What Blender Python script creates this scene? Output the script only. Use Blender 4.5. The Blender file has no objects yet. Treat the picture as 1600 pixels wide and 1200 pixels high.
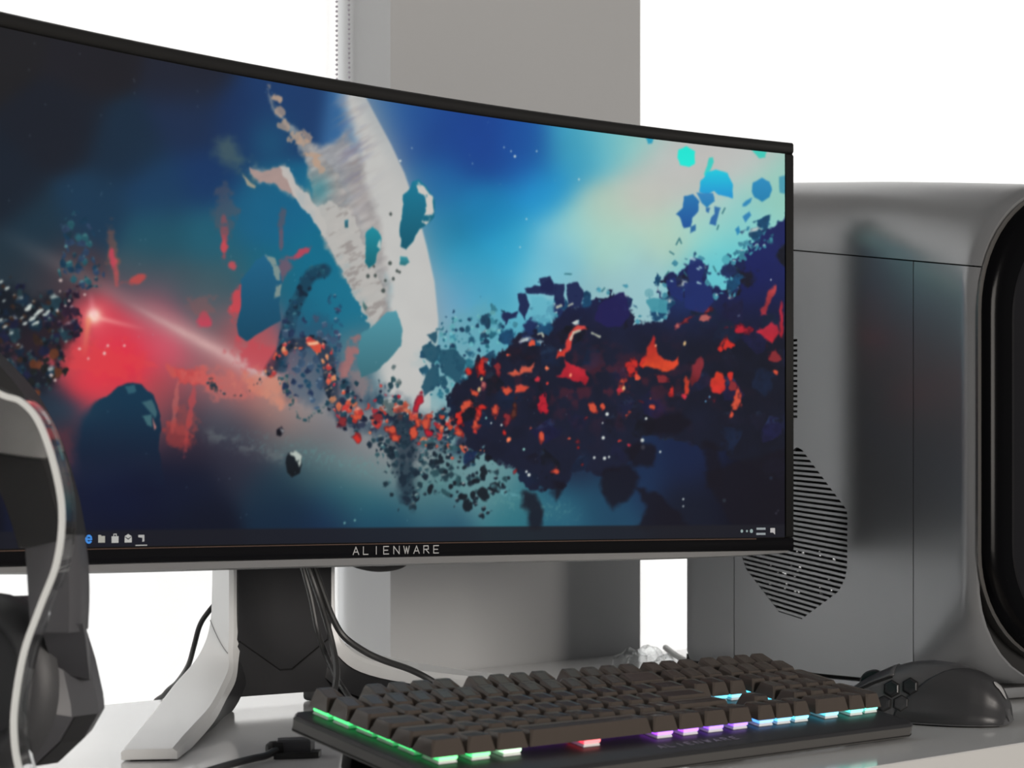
import bpy, bmesh, math, random
import numpy as np
from mathutils import Vector, Matrix, geometry

# ------------------------------------------------------------------ camera, light, exposure
scene = bpy.context.scene
FPX, HORIZON, CAM_H = 3300.0, 788.0, 0.163          # focal length (px of a 1600 wide frame), horizon row, height over desk
cam_d = bpy.data.cameras.new('camera'); cam = bpy.data.objects.new('camera', cam_d)
scene.collection.objects.link(cam); scene.camera = cam
cam.location = (0, 0, CAM_H); cam.rotation_euler = (math.radians(90), 0, 0)
cam_d.sensor_width = 36.0; cam_d.lens = FPX / 1600 * 36.0
cam_d.shift_y = (HORIZON - 600) / 1600
cam_d.clip_start = 0.05; cam_d.clip_end = 50
cam_d.dof.use_dof = True; cam_d.dof.focus_distance = 1.62; cam_d.dof.aperture_fstop = 15.0

world = bpy.data.worlds.new('world'); scene.world = world; world.use_nodes = True
bg = world.node_tree.nodes['Background']
bg.inputs[0].default_value = (1.0, 0.985, 0.965, 1); bg.inputs[1].default_value = 0.16   # the rest of the dim room

vs = scene.view_settings
vs.view_transform = 'Standard'; vs.look = 'None'; vs.exposure = 0.0; vs.gamma = 1.0; vs.use_curve_mapping = False

# wall line of the window wall: corner of the pier, direction along the wall, normal into the room
WC = Vector((-0.1147, 1.9922, 0)); WD = Vector((0.62, 0.785, 0)).normalized(); WN = Vector((WD.y, -WD.x, 0))
W_ANG = math.atan2(WD.y, WD.x)
PIER = 0.412

def area_light(name, loc, rot, sx, sy, power, color):
    d = bpy.data.lights.new(name, 'AREA'); d.shape = 'RECTANGLE'; d.size = sx; d.size_y = sy
    d.energy = power; d.color = color
    o = bpy.data.objects.new(name, d); scene.collection.objects.link(o)
    o.location = loc; o.rotation_euler = rot
    return o
# daylight outside the two windows, falling on the back of the roller blinds
WIN = ((-1.75, 0.0), (PIER, 2.45)); ZLO, ZHI = -0.45, 1.55
DAY = 2.3
for a, b in WIN:
    c = WC + WD * ((a + b) / 2) - WN * 0.34; c.z = (ZLO + ZHI) / 2
    sx, sy = b - a, ZHI - ZLO
    area_light('daylight', c, (math.radians(90), 0, W_ANG + math.pi), sx, sy, DAY * math.pi * sx * sy, (1.0, 1.0, 0.99)).rotation_euler = \
        WN.to_track_quat('-Z', 'Y').to_euler()
# added warm fill on the key fronts: an unseen area light far behind the photographer's right shoulder
area_light('room_fill', (3.1, -1.9, 0.75), (Vector((0.1, 1.6, 0.1)) - Vector((3.1, -1.9, 0.75))).to_track_quat('-Z', 'Y').to_euler(),
           1.8, 1.5, 150, (1.0, 0.93, 0.86))

# ------------------------------------------------------------------ helpers
COL = scene.collection
rnd = random.Random(7)

def mat(name, color=(0.5, 0.5, 0.5), rough=0.5, metal=0.0, spec=0.5, noise=0.0, nscale=60.0, bump=0.0, bscale=400.0, rvar=0.0,
        coat=0.0, emit=None, estr=0.0, trans=0.0, ior=1.45, sheen=0.0):
    m = bpy.data.materials.new(name); m.use_nodes = True
    nt = m.node_tree; p = nt.nodes['Principled BSDF']
    p.inputs['Base Color'].default_value = (*color, 1); p.inputs['Roughness'].default_value = rough
    p.inputs['Metallic'].default_value = metal; p.inputs['Specular IOR Level'].default_value = spec
    p.inputs['Coat Weight'].default_value = coat; p.inputs['Transmission Weight'].default_value = trans
    p.inputs['IOR'].default_value = ior; p.inputs['Sheen Weight'].default_value = sheen
    if emit: p.inputs['Emission Color'].default_value = (*emit, 1); p.inputs['Emission Strength'].default_value = estr
    if noise or bump or rvar:
        tc = nt.nodes.new('ShaderNodeTexCoord')
        if noise or rvar:
            n = nt.nodes.new('ShaderNodeTexNoise'); n.inputs['Scale'].default_value = nscale; n.inputs['Detail'].default_value = 4
            nt.links.new(tc.outputs['Object'], n.inputs['Vector'])
            if noise:
                r = nt.nodes.new('ShaderNodeMapRange')
                r.inputs['To Min'].default_value = 1 - noise; r.inputs['To Max'].default_value = 1 + noise
                nt.links.new(n.outputs['Fac'], r.inputs['Value'])
                mx = nt.nodes.new('ShaderNodeVectorMath'); mx.operation = 'SCALE'; mx.inputs[0].default_value = color
                nt.links.new(r.outputs[0], mx.inputs['Scale']); nt.links.new(mx.outputs[0], p.inputs['Base Color'])
            if rvar:
                r2 = nt.nodes.new('ShaderNodeMapRange')
                r2.inputs['To Min'].default_value = max(0.02, rough - rvar); r2.inputs['To Max'].default_value = rough + rvar
                nt.links.new(n.outputs['Fac'], r2.inputs['Value']); nt.links.new(r2.outputs[0], p.inputs['Roughness'])
        if bump:
            n2 = nt.nodes.new('ShaderNodeTexNoise'); n2.inputs['Scale'].default_value = bscale
            nt.links.new(tc.outputs['Object'], n2.inputs['Vector'])
            b = nt.nodes.new('ShaderNodeBump'); b.inputs['Strength'].default_value = bump; b.inputs['Distance'].default_value = 0.0005
            nt.links.new(n2.outputs['Fac'], b.inputs['Height']); nt.links.new(b.outputs[0], p.inputs['Normal'])
    return m

def obj(name, verts, faces, m, parent=None, smooth=False, sharp=0.6):
    me = bpy.data.meshes.new(name); me.from_pydata([tuple(v) for v in verts], [], faces); me.update()
    bm = bmesh.new(); bm.from_mesh(me); bmesh.ops.recalc_face_normals(bm, faces=bm.faces); bm.to_mesh(me); bm.free()
    if smooth:
        for p in me.polygons: p.use_smooth = True
        me.set_sharp_from_angle(angle=sharp)
    me.materials.append(m)
    o = bpy.data.objects.new(name, me); COL.objects.link(o)
    if parent: o.parent = parent
    return o

def bobj(name, bm, m, parent=None, smooth=False, sharp=0.6):
    bmesh.ops.recalc_face_normals(bm, faces=bm.faces)
    me = bpy.data.meshes.new(name); bm.to_mesh(me); bm.free()
    if smooth:
        for p in me.polygons: p.use_smooth = True
        me.set_sharp_from_angle(angle=sharp)
    me.materials.append(m)
    o = bpy.data.objects.new(name, me); COL.objects.link(o)
    if parent: o.parent = parent
    return o

def root(name, loc, rz=0.0, rx=0.0):
    o = bpy.data.objects.new(name, None); COL.objects.link(o); o.empty_display_size = 0.02
    o.location = loc; o.rotation_euler = (rx, 0, rz)
    return o

def tag(o, label=None, cat=None, group=None, kind=None):
    if label: o['label'] = label
    if cat: o['category'] = cat
    if group: o['group'] = group
    if kind: o['kind'] = kind
    return o

def box_bm(x0, x1, y0, y1, z0, z1, bev=0.0, seg=2):
    bm = bmesh.new()
    bmesh.ops.create_cube(bm, size=1)
    for v in bm.verts:
        v.co = Vector(((x0 + x1) / 2 + v.co.x * (x1 - x0), (y0 + y1) / 2 + v.co.y * (y1 - y0), (z0 + z1) / 2 + v.co.z * (z1 - z0)))
    if bev: bmesh.ops.bevel(bm, geom=list(bm.edges), offset=bev, segments=seg, profile=0.5, affect='EDGES')
    return bm

def box(name, x0, x1, y0, y1, z0, z1, m, parent=None, bev=0.0, seg=2):
    return bobj(name, box_bm(x0, x1, y0, y1, z0, z1, bev, seg), m, parent, smooth=bev > 0)

def loft(rings, cap=True, closed=True):
    n = len(rings[0]); v = [p for r in rings for p in r]; f = []
    for i in range(len(rings) - 1):
        for j in range(n if closed else n - 1):
            a = i * n + j; b = i * n + (j + 1) % n
            f.append((a, b, b + n, a + n))
    if cap:
        f.append(tuple(range(n))[::-1]); f.append(tuple(range((len(rings) - 1) * n, len(rings) * n)))
    return v, f

def catmull(pts, k=8):
    P = [Vector(p) for p in pts]; P = [P[0] * 2 - P[1]] + P + [P[-1] * 2 - P[-2]]; out = []
    for i in range(1, len(P) - 2):
        for j in range(k):
            t = j / k
            out.append(0.5 * ((2 * P[i]) + (-P[i-1] + P[i+1]) * t + (2*P[i-1] - 5*P[i] + 4*P[i+1] - P[i+2]) * t*t
                              + (-P[i-1] + 3*P[i] - 3*P[i+1] + P[i+2]) * t**3))
    out.append(P[-2]); return out

def tube(name, pts, r, m, parent=None, n=10, k=8, smooth_path=True):
    P = catmull(pts, k) if smooth_path else [Vector(p) for p in pts]
    rings = []; up = Vector((0.13, 0.31, 0.94))
    for i, p in enumerate(P):
        t = (P[min(i + 1, len(P) - 1)] - P[max(i - 1, 0)]).normalized()
        a = t.cross(up).normalized(); b = a.cross(t).normalized(); up = b
        rings.append([p + (a * math.cos(2 * math.pi * j / n) + b * math.sin(2 * math.pi * j / n)) * r for j in range(n)])
    v, f = loft(rings); return obj(name, v, f, m, parent, smooth=True)

def prism(name, poly, axis, d0, d1, m, parent=None, bev=0.0):
    """extrude a 2-D outline between d0 and d1 along axis 0/1/2 (the outline uses the other two axes in order)"""
    def pt(p, d):
        l = list(p); l.insert(axis, d); return Vector(l)
    bm = bmesh.new()
    a = [bm.verts.new(pt(p, d0)) for p in poly]; b = [bm.verts.new(pt(p, d1)) for p in poly]
    bm.faces.new(a); bm.faces.new(b[::-1])
    for i in range(len(poly)):
        j = (i + 1) % len(poly); bm.faces.new((a[i], b[i], b[j], a[j]))
    if bev: bmesh.ops.bevel(bm, geom=list(bm.edges), offset=bev, segments=2, profile=0.5, affect='EDGES')
    return bobj(name, bm, m, parent, smooth=bev > 0)

def at(px, py, Y):                                  # a point of the place seen at a photo pixel, at distance Y
    return Vector(((px - 800) / FPX * Y, Y, CAM_H - (py - HORIZON) / FPX * Y))

# seven-stroke style capitals for the two printed brand names
STROKES = {'A': [((0, 0), (.5, 1)), ((.5, 1), (1, 0)), ((.22, .33), (.78, .33))], 'L': [((0, 1), (0, 0)), ((0, 0), (.85, 0))],
           'I': [((.5, 0), (.5, 1))], 'E': [((0, 0), (0, 1)), ((0, 1), (.9, 1)), ((0, .5), (.75, .5)), ((0, 0), (.9, 0))],
           'N': [((0, 0), (0, 1)), ((0, 1), (1, 0)), ((1, 0), (1, 1))],
           'W': [((0, 1), (.27, 0)), ((.27, 0), (.5, .9)), ((.5, .9), (.73, 0)), ((.73, 0), (1, 1))],
           'R': [((0, 0), (0, 1)), ((0, 1), (.8, 1)), ((.8, 1), (.85, .55)), ((.85, .55), (0, .5)), ((.4, .5), (.95, 0))]}
def letters(name, text, place, w, h, pitch, th, m, parent):
    """place(x, y) maps lettering coordinates (metres, centred) to a point on the surface; each letter a part"""
    n = len(text)
    for i, ch in enumerate(text):
        x0 = (i - (n - 1) / 2) * pitch - w / 2; V = []; F = []
        for (a, b) in STROKES[ch]:
            A = Vector((x0 + a[0] * w, (a[1] - .5) * h)); B = Vector((x0 + b[0] * w, (b[1] - .5) * h))
            d = (B - A).normalized(); q = Vector((-d.y, d.x)) * th / 2; A = A - d * th * .4; B = B + d * th * .4
            k = len(V); V += [place(*(A + q)), place(*(A - q)), place(*(B - q)), place(*(B + q))]; F.append((k, k+1, k+2, k+3))
        obj(name, V, F, m, parent)

# ------------------------------------------------------------------ materials
M = {}
M['wall'] = mat('wall_paint', (0.43, 0.437, 0.443), 0.75, noise=0.015, nscale=3, bump=0.12, bscale=300)
M['desk'] = mat('desk_gloss_white', (0.74, 0.74, 0.735), 0.09, spec=0.22, noise=0.01, nscale=8, rvar=0.02, bump=0.02, bscale=900)
M['desk_edge'] = mat('desk_edge_band', (0.52, 0.525, 0.52), 0.35, noise=0.01)
M['floor'] = mat('floor_laminate', (0.45, 0.40, 0.34), 0.45, noise=0.15, nscale=9)
M['black_glass'] = mat('bezel_black', (0.006, 0.006, 0.007), 0.22, spec=0.12, rvar=0.03, nscale=20)
M['bezel_top'] = mat('bezel_satin_black', (0.014, 0.014, 0.014), 0.38, spec=0.25, bump=0.1, bscale=900)
M['back_dark'] = mat('shell_grey', (0.05, 0.05, 0.052), 0.4, noise=0.02)
M['white_shell'] = mat('white_plastic', (0.72, 0.725, 0.72), 0.32, noise=0.01, bump=0.05, bscale=1500)
M['silver_strip'] = mat('silver_strip', (0.26, 0.26, 0.26), 0.38, metal=0.3, noise=0.03, nscale=30)
M['dark_plastic'] = mat('dark_grey_plastic', (0.022, 0.022, 0.024), 0.42, noise=0.05, bump=0.08, bscale=1200)
M['dark_panel'] = mat('dark_panel_plastic', (0.020, 0.020, 0.022), 0.38, noise=0.05, bump=0.06, bscale=1200)
M['seam'] = mat('seam_black', (0.004, 0.004, 0.004), 0.8, noise=0.02)
M['rubber'] = mat('black_rubber', (0.008, 0.008, 0.008), 0.7, bump=0.1)
M['cable'] = mat('black_cable', (0.030, 0.030, 0.030), 0.42, bump=0.1, bscale=800)
M['white_cable'] = mat('white_cable', (0.75, 0.75, 0.73), 0.4, noise=0.02)
M['tower'] = mat('satin_grey_body', (0.255, 0.26, 0.268), 0.31, spec=0.45, metal=0.55, noise=0.02, nscale=20, bump=0.03, bscale=2500)
M['tower_black'] = mat('piano_black', (0.002, 0.002, 0.0025), 0.16, spec=0.08, rvar=0.02)
M['tower_recess'] = mat('recess_black', (0.008, 0.008, 0.010), 0.35, spec=0.2, rvar=0.03)
M['rim'] = mat('rim_bright', (0.13, 0.125, 0.12), 0.35, metal=0.5, noise=0.02)
M['vent_dark'] = mat('vent_interior', (0.006, 0.006, 0.006), 0.7, noise=0.1)
M['glint'] = mat('bright_component', (0.90, 0.90, 0.88), 0.12, metal=1.0, noise=0.02)
M['kb_plate'] = mat('keyboard_plate', (0.020, 0.020, 0.022), 0.42, bump=0.05, bscale=1500)
M['kb_side'] = mat('keyboard_side', (0.070, 0.067, 0.064), 0.38, noise=0.03, bump=0.04, bscale=1500)
M['key'] = mat('keycap_plastic', (0.066, 0.053, 0.044), 0.26, noise=0.06, nscale=120, bump=0.08, bscale=2500)
M['housing'] = mat('switch_housing', (0.75, 0.76, 0.75), 0.35, noise=0.02)
M['mouse'] = mat('mouse_grey', (0.065, 0.065, 0.068), 0.33, noise=0.03, bump=0.03, bscale=2500)
M['mouse_dark'] = mat('mouse_button_black', (0.016, 0.016, 0.018), 0.30, noise=0.03)
M['mouse_base'] = mat('mouse_rear_grey', (0.034, 0.034, 0.036), 0.40, noise=0.03, bump=0.04, bscale=2500)
M['silver_logo'] = mat('silver_print', (0.62, 0.62, 0.62), 0.3, metal=0.4, noise=0.02)
M['print_grey'] = mat('grey_print', (0.34, 0.32, 0.37), 0.4, noise=0.02)
M['headset'] = mat('headset_charcoal', (0.075, 0.075, 0.082), 0.45, noise=0.04, bump=0.05, bscale=1200)
M['headset_dark'] = mat('headset_band_black', (0.014, 0.014, 0.015), 0.6, bump=0.15, bscale=900)
M['cushion'] = mat('cushion_leatherette', (0.050, 0.050, 0.053), 0.5, bump=0.2, bscale=500)
M['lining'] = mat('band_lining_grey', (0.17, 0.17, 0.17), 0.4, noise=0.05)
M['mesh_cloth'] = mat('speaker_cloth', (0.10, 0.10, 0.105), 0.8, bump=0.3, bscale=1500)
M['acrylic'] = mat('clear_acrylic', (0.97, 0.98, 0.98), 0.03, trans=1.0, ior=1.12, rvar=0.01)
M['acrylic_edge'] = mat('acrylic_lit_edge', (0.78, 0.80, 0.79), 0.22, noise=0.03)  # whitened to stand in for light piped through the sheet
M['plastic_film'] = mat('clear_film', (0.96, 0.97, 0.97), 0.08, trans=1.0, ior=1.08, rvar=0.02)

def blind_mat():
    m = bpy.data.materials.new('blind_fabric'); m.use_nodes = True; nt = m.node_tree
    for n in list(nt.nodes): nt.nodes.remove(n)
    out = nt.nodes.new('ShaderNodeOutputMaterial'); mix = nt.nodes.new('ShaderNodeMixShader')
    tr = nt.nodes.new('ShaderNodeBsdfTranslucent'); di = nt.nodes.new('ShaderNodeBsdfDiffuse')
    tc = nt.nodes.new('ShaderNodeTexCoord'); wv = nt.nodes.new('ShaderNodeTexNoise'); wv.inputs['Scale'].default_value = 600
    r = nt.nodes.new('ShaderNodeMapRange'); r.inputs['To Min'].default_value = 0.90; r.inputs['To Max'].default_value = 0.95
    nt.links.new(tc.outputs['Object'], wv.inputs['Vector']); nt.links.new(wv.outputs['Fac'], r.inputs['Value'])
    for s in (tr, di): nt.links.new(r.outputs[0], s.inputs['Color'])
    mix.inputs[0].default_value = 0.3
    nt.links.new(tr.outputs[0], mix.inputs[1]); nt.links.new(di.outputs[0], mix.inputs[2]); nt.links.new(mix.outputs[0], out.inputs['Surface'])
    return m
M['blind'] = blind_mat()

def led_mat(name, c, s):
    return mat(name, (0.6, 0.6, 0.6), 0.4, emit=c, estr=s)

# ------------------------------------------------------------------ the setting
wall = tag(root('wall_back', WC, W_ANG), kind='structure')       # local x along the wall, y out of the room, z up
def wbox(name, x0, x1, y0, y1, z0, z1, m, parent=wall, bev=0.0): return box(name, x0, x1, y0, y1, z0, z1, m, parent, bev)
FLOOR_Z = -0.73
wbox('pier', 0.0, PIER, 0.0, 0.42, FLOOR_Z, 2.2, M['wall'])
wbox('header', -2.4, 3.2, 0.0, 0.42, ZHI, 2.2, M['wall'])
wbox('apron', -1.75, -0.0005, 0.0, 0.42, FLOOR_Z, ZLO, M['wall'])
wbox('apron', PIER + 0.0005, 2.45, 0.0, 0.42, FLOOR_Z, ZLO, M['wall'])
wbox('pier', -2.4, -1.75, 0.0, 0.42, FLOOR_Z, ZHI, M['wall'])
wbox('pier', 2.45, 3.2, 0.0, 0.42, FLOOR_Z, ZHI, M['wall'])
fl = obj('floor', [(-4, -2, FLOOR_Z), (4, -2, FLOOR_Z), (4, 5, FLOOR_Z), (-4, 5, FLOOR_Z)], [(0, 1, 2, 3)], M['floor']); tag(fl, kind='structure')

# roller blinds in the two window recesses
def blind(a, b, label, chain):
    r = root('roller_blind', WC + WD * a - WN * 0.062 + Vector((0, 0, ZLO + 0.01)), W_ANG)
    w = b - a; h = ZHI - ZLO - 0.03
    box('fabric', 0.006, w - 0.006, 0.0, 0.0008, 0.012, h - 0.03, M['blind'], r)
    box('bottom_bar', 0.006, w - 0.006, -0.004, 0.006, 0.0, 0.012, M['white_shell'], r, bev=0.002)
    rings = [[Vector((x, 0.012 + 0.02 * math.cos(q * math.pi / 8), h - 0.02 + 0.02 * math.sin(q * math.pi / 8))) for q in range(16)] for x in (0.004, w - 0.004)]
    v, f = loft(rings); obj('roller_tube', v, f, M['white_shell'], r, smooth=True)
    if chain:                                                    # beaded loop hanging by the pier
        for (x, lean) in ((w - 0.0225, 0.0), (w - 0.0085, 0.0060)):
            V = []; F = []; n = 0; z = 0.62
            while z < h - 0.03:
                cx = x + lean * (1.55 - z) / 1.0; cy = -0.014; rr = 0.0016
                k = len(V)
                V += [(cx, cy, z + rr), (cx, cy, z - rr)] + [(cx + rr * math.cos(q * math.pi / 3), cy + rr * math.sin(q * math.pi / 3), z) for q in range(6)]
                for q in range(6): F += [(k, k + 2 + q, k + 2 + (q + 1) % 6), (k + 1, k + 2 + (q + 1) % 6, k + 2 + q)]
                z += 0.0046
            c = obj('pull_chain', V, F, M['print_grey'], r, smooth=True); c['kind'] = 'stuff'
    return tag(r, label, 'blind')
blind(-1.75, 0.0, 'white backlit roller blind with a beaded pull chain, left of the grey pier', True)
blind(PIER, 2.45, 'white backlit roller blind right of the grey pier, behind the computer tower', False)

# ------------------------------------------------------------------ desk
fd = Vector((0.688, 0.726, 0)).normalized(); fm = Vector((0.2855, 1.3774, 0))
bk0 = WC + WN * 0.002
dpoly = [fm - fd * 1.25, fm + fd * 1.15, bk0 + WD * 1.25, bk0 - WD * 1.25]
desk = root('desk', (WC.x, WC.y, FLOOR_Z), W_ANG); DRI = Matrix.Rotation(-W_ANG, 3, 'Z'); dpoly = [DRI @ (p - WC) for p in dpoly]; fd = DRI @ fd; tag(desk, 'white glossy desk standing under the windows and carrying the computer', 'desk')
prism('worktop', [(p.x, p.y) for p in dpoly], 2, -FLOOR_Z - 0.028, -FLOOR_Z, M['desk'], desk)
e0, e1 = dpoly[0], dpoly[1]; en = Vector((fd.y, -fd.x, 0)) * 0.0012
V = [];
for z in (-FLOOR_Z - 0.0275, -FLOOR_Z - 0.0003):
    for p in (e0, e1, e1 + en, e0 + en): V.append((p.x, p.y, z))
obj('edge_band', V, [(0, 1, 2, 3), (4, 5, 6, 7), (0, 1, 5, 4), (1, 2, 6, 5), (2, 3, 7, 6), (3, 0, 4, 7)], M['desk_edge'], desk)
for p in dpoly:
    c = sum(dpoly, Vector()) / 4; q = p + (c - p) * 0.10
    box('leg', q.x - 0.03, q.x + 0.03, q.y - 0.03, q.y + 0.03, 0, -FLOOR_Z - 0.028, M['white_shell'], desk, bev=0.004)

# ------------------------------------------------------------------ wallpaper picture shown by the screen
# Drawn in image pixel coordinates (x right, y down), projected through this camera onto the screen; the picture is stored as colours of the screen mesh.
def wallpaper(S, Zs):
    a = S / R; lx = R * np.sin(a); ly = R * np.cos(a) - R
    ct, st = math.cos(MTH), math.sin(MTH)
    wx = MC.x + lx * ct - ly * st; wy = MC.y + lx * st + ly * ct
    X = 800 + FPX * wx / wy; Y = HORIZON + FPX * (CAM_H - Zs) / wy
    NV, NU = X.shape
    rg = np.random.RandomState(11)
    # ---- noise tools
    def vnoise(x, y, seed):
        r = np.random.RandomState(seed); tab = r.rand(256, 256)
        xi = np.floor(x).astype(int); yi = np.floor(y).astype(int); fx = x - xi; fy = y - yi
        fx = fx * fx * (3 - 2 * fx); fy = fy * fy * (3 - 2 * fy); g = lambda i, j: tab[i & 255, j & 255]
        return (g(xi, yi) * (1 - fx) + g(xi + 1, yi) * fx) * (1 - fy) + (g(xi, yi + 1) * (1 - fx) + g(xi + 1, yi + 1) * fx) * fy
    def fbm(sc, seed, oct=4, ax=1.0, ay=1.0, rot=0.0):
        c, s = math.cos(rot), math.sin(rot); u = (X * c + Y * s) * ax / sc; v = (-X * s + Y * c) * ay / sc
        o = 0; amp = 0.5; tot = 0
        for k in range(oct): o = o + amp * vnoise(u * 2 ** k + 31 * k, v * 2 ** k + 17 * k, seed + k); tot += amp; amp *= 0.55
        return o / tot
    def cells(sc, seed, jit=0.9):
        r = np.random.RandomState(seed); t1, t2, t3, t4 = (r.rand(128, 128) for _ in range(4))
        u = X / sc + 500; v = Y / sc + 500; iu = np.floor(u).astype(int); iv = np.floor(v).astype(int)
        best = np.full(X.shape, 9.); second = np.full(X.shape, 9.); rid = np.zeros(X.shape); rid2 = np.zeros(X.shape); dx = np.zeros(X.shape); dy = np.zeros(X.shape)
        for i in (-1, 0, 1):
            for j in (-1, 0, 1):
                cu = (iu + i) & 127; cv = (iv + j) & 127
                px = iu + i + .5 + (t1[cu, cv] - .5) * jit; py = iv + j + .5 + (t2[cu, cv] - .5) * jit
                d = np.abs(u - px) * .22 + np.abs(v - py) * .18 + .80 * np.hypot(u - px, v - py)
                m = d < best
                second = np.where(m, best, np.minimum(second, d)); rid = np.where(m, t3[cu, cv], rid); rid2 = np.where(m, t4[cu, cv], rid2)
                dx = np.where(m, u - px, dx); dy = np.where(m, v - py, dy); best = np.where(m, d, best)
        return best, second, rid, rid2, dx, dy
    sm = lambda e0, e1, x: (lambda t: t * t * (3 - 2 * t))(np.clip((x - e0) / (e1 - e0), 0, 1))
    # ---- base colours: points at image pixels, blended smoothly
    CP = [(-150,100,34,34,38),(-120,400,28,38,50),(-100,650,20,24,36),(-100,800,14,16,28),(0,60,36,36,40),(150,85,36,36,43),(300,120,36,40,54),(100,200,31,36,47),(0,300,29,38,51),(200,230,28,48,68),(300,190,32,50,80),(380,190,28,54,96),
      (440,160,30,62,108),(330,280,26,58,102),(250,300,29,64,98),(150,330,30,60,85),(60,370,32,56,72),(250,370,36,86,104),(330,370,36,96,116),(400,330,28,98,132),(440,340,22,104,142),(480,400,18,112,142),(420,430,30,102,124),
      (350,450,62,92,102),(290,450,68,88,98),(230,440,70,86,96),(60,440,58,58,66),(110,430,76,62,70),(20,430,38,56,68),(480,500,26,104,132),(540,470,26,116,144),(560,560,84,124,138),(520,600,92,106,122),(470,640,135,130,130),
      (160,510,216,78,94),(200,570,232,46,68),(160,590,222,62,76),(180,545,226,54,76),(260,545,205,88,108),(110,540,180,76,84),(240,490,192,98,112),(320,580,150,104,112),(330,500,112,100,106),(390,520,178,88,96),(420,560,184,92,98),
      (370,600,196,112,108),(430,630,190,130,118),(470,600,150,130,130),(260,610,190,80,86),(200,640,170,84,92),(60,640,36,50,66),(90,700,74,52,64),(150,720,36,44,66),(110,790,20,26,48),(200,800,16,19,38),(300,760,20,28,50),(310,820,16,22,40),
      (300,690,50,40,56),(280,640,84,72,84),(350,650,78,88,100),(390,690,64,58,74),(430,680,116,108,110),(370,720,44,46,62),(500,690,124,120,124),(560,720,130,132,136),(620,740,134,136,138),(480,730,60,92,100),(430,750,30,54,72),(540,770,52,112,118),
      (450,800,20,42,64),(520,800,20,40,72),(600,790,44,108,120),(600,820,24,62,92),(680,780,84,130,134),(690,820,32,78,104),(760,760,110,150,154),(800,800,48,116,130),(880,800,40,98,122),(950,790,32,72,98),(1000,740,26,48,82),(1080,720,22,36,70),
      (1080,790,22,28,46),(1150,770,14,18,38),(1210,700,10,12,32),(1200,800,8,8,20),(900,720,30,44,70),
      (580,180,60,110,160),(640,190,36,84,150),(690,215,28,70,142),(750,240,28,70,146),(820,245,28,82,156),(690,290,30,104,164),(700,350,30,128,170),(760,330,28,132,184),(850,300,36,152,208),(900,240,62,160,194),(950,222,104,188,204),(990,222,150,204,196),
      (1040,255,192,192,190),(1100,300,192,190,186),(1010,300,196,196,188),(950,330,182,204,188),(905,360,156,208,202),(870,395,124,194,218),(800,390,48,168,210),(720,410,40,156,196),(705,460,110,172,208),(760,450,74,168,200),(850,430,124,196,212),
      (960,390,168,212,198),(1000,430,152,196,202),(1040,370,178,206,188),(1100,350,160,214,202),(1150,340,146,212,208),(1215,290,150,206,192),(1170,240,192,192,190),(1140,400,104,206,214),(1100,440,106,196,208),(960,460,152,192,198),(900,470,140,190,200),
      (700,540,120,172,190),(780,520,92,176,196),(820,560,80,160,186),(720,600,150,180,184)]
    CP = np.array(CP, float); g = 4
    Xl, Yl = X[::g, ::g], Y[::g, ::g]; num = np.zeros(Xl.shape + (3,)); den = np.zeros(Xl.shape)
    for c in CP:
        w = np.exp(-((Xl - c[0]) ** 2 + (Yl - c[1]) ** 2) / (2 * 30. ** 2)) + 1e-4 / (1 + ((Xl - c[0]) ** 2 + (Yl - c[1]) ** 2) / 2500.) ** 2
        num += w[..., None] * c[2:]; den += w
    low = num / den[..., None]
    iu = np.arange(NU) / g; iv = np.arange(NV) / g; u0 = np.minimum(iu.astype(int), low.shape[1] - 2); v0 = np.minimum(iv.astype(int), low.shape[0] - 2)
    fu = np.clip(iu - u0, 0, 1)[None, :, None]; fv = np.clip(iv - v0, 0, 1)[:, None, None]
    C = (low[v0][:, u0] * (1 - fu) + low[v0][:, u0 + 1] * fu) * (1 - fv) + (low[v0 + 1][:, u0] * (1 - fu) + low[v0 + 1][:, u0 + 1] * fu) * fv
    n1 = fbm(90, 1); n2 = fbm(26, 5); n3 = fbm(9, 9, 3); wx1 = (fbm(40, 21, 3) - .5); wy1 = (fbm(40, 25, 3) - .5); wx2 = (fbm(11, 31, 3) - .5); wy2 = (fbm(11, 35, 3) - .5)
    C = C * (0.96 + 0.08 * n1[..., None])
    xc = X[0]
    def window(x0, y0, x1, y1):
        c0, c1 = np.searchsorted(xc, x0), np.searchsorted(xc, x1)
        if c1 <= c0: return None
        sub = (Y[:, c0:c1] > y0) & (Y[:, c0:c1] < y1); r = np.flatnonzero(sub.any(1))
        return (slice(r[0], r[-1] + 1), slice(c0, c1)) if len(r) else None
    def comp(col, al):
        on = al > 0.002; r = np.flatnonzero(on.any(1))
        if not len(r): return
        c = np.flatnonzero(on[r[0]:r[-1] + 1].any(0)); sl = (slice(r[0], r[-1] + 1), slice(c[0], c[-1] + 1))
        a_ = al[sl][..., None]; col = np.asarray(col, float); col = col[sl] if col.ndim == 3 else col
        C[sl] = C[sl] * (1 - a_) + col * a_
    def seg(x0, y0, x1, y1):
        dx, dy = x1 - x0, y1 - y0; t = np.clip(((X - x0) * dx + (Y - y0) * dy) / (dx * dx + dy * dy + 1e-9), 0, 1)
        return np.hypot(X - x0 - t * dx, Y - y0 - t * dy), t
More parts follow.
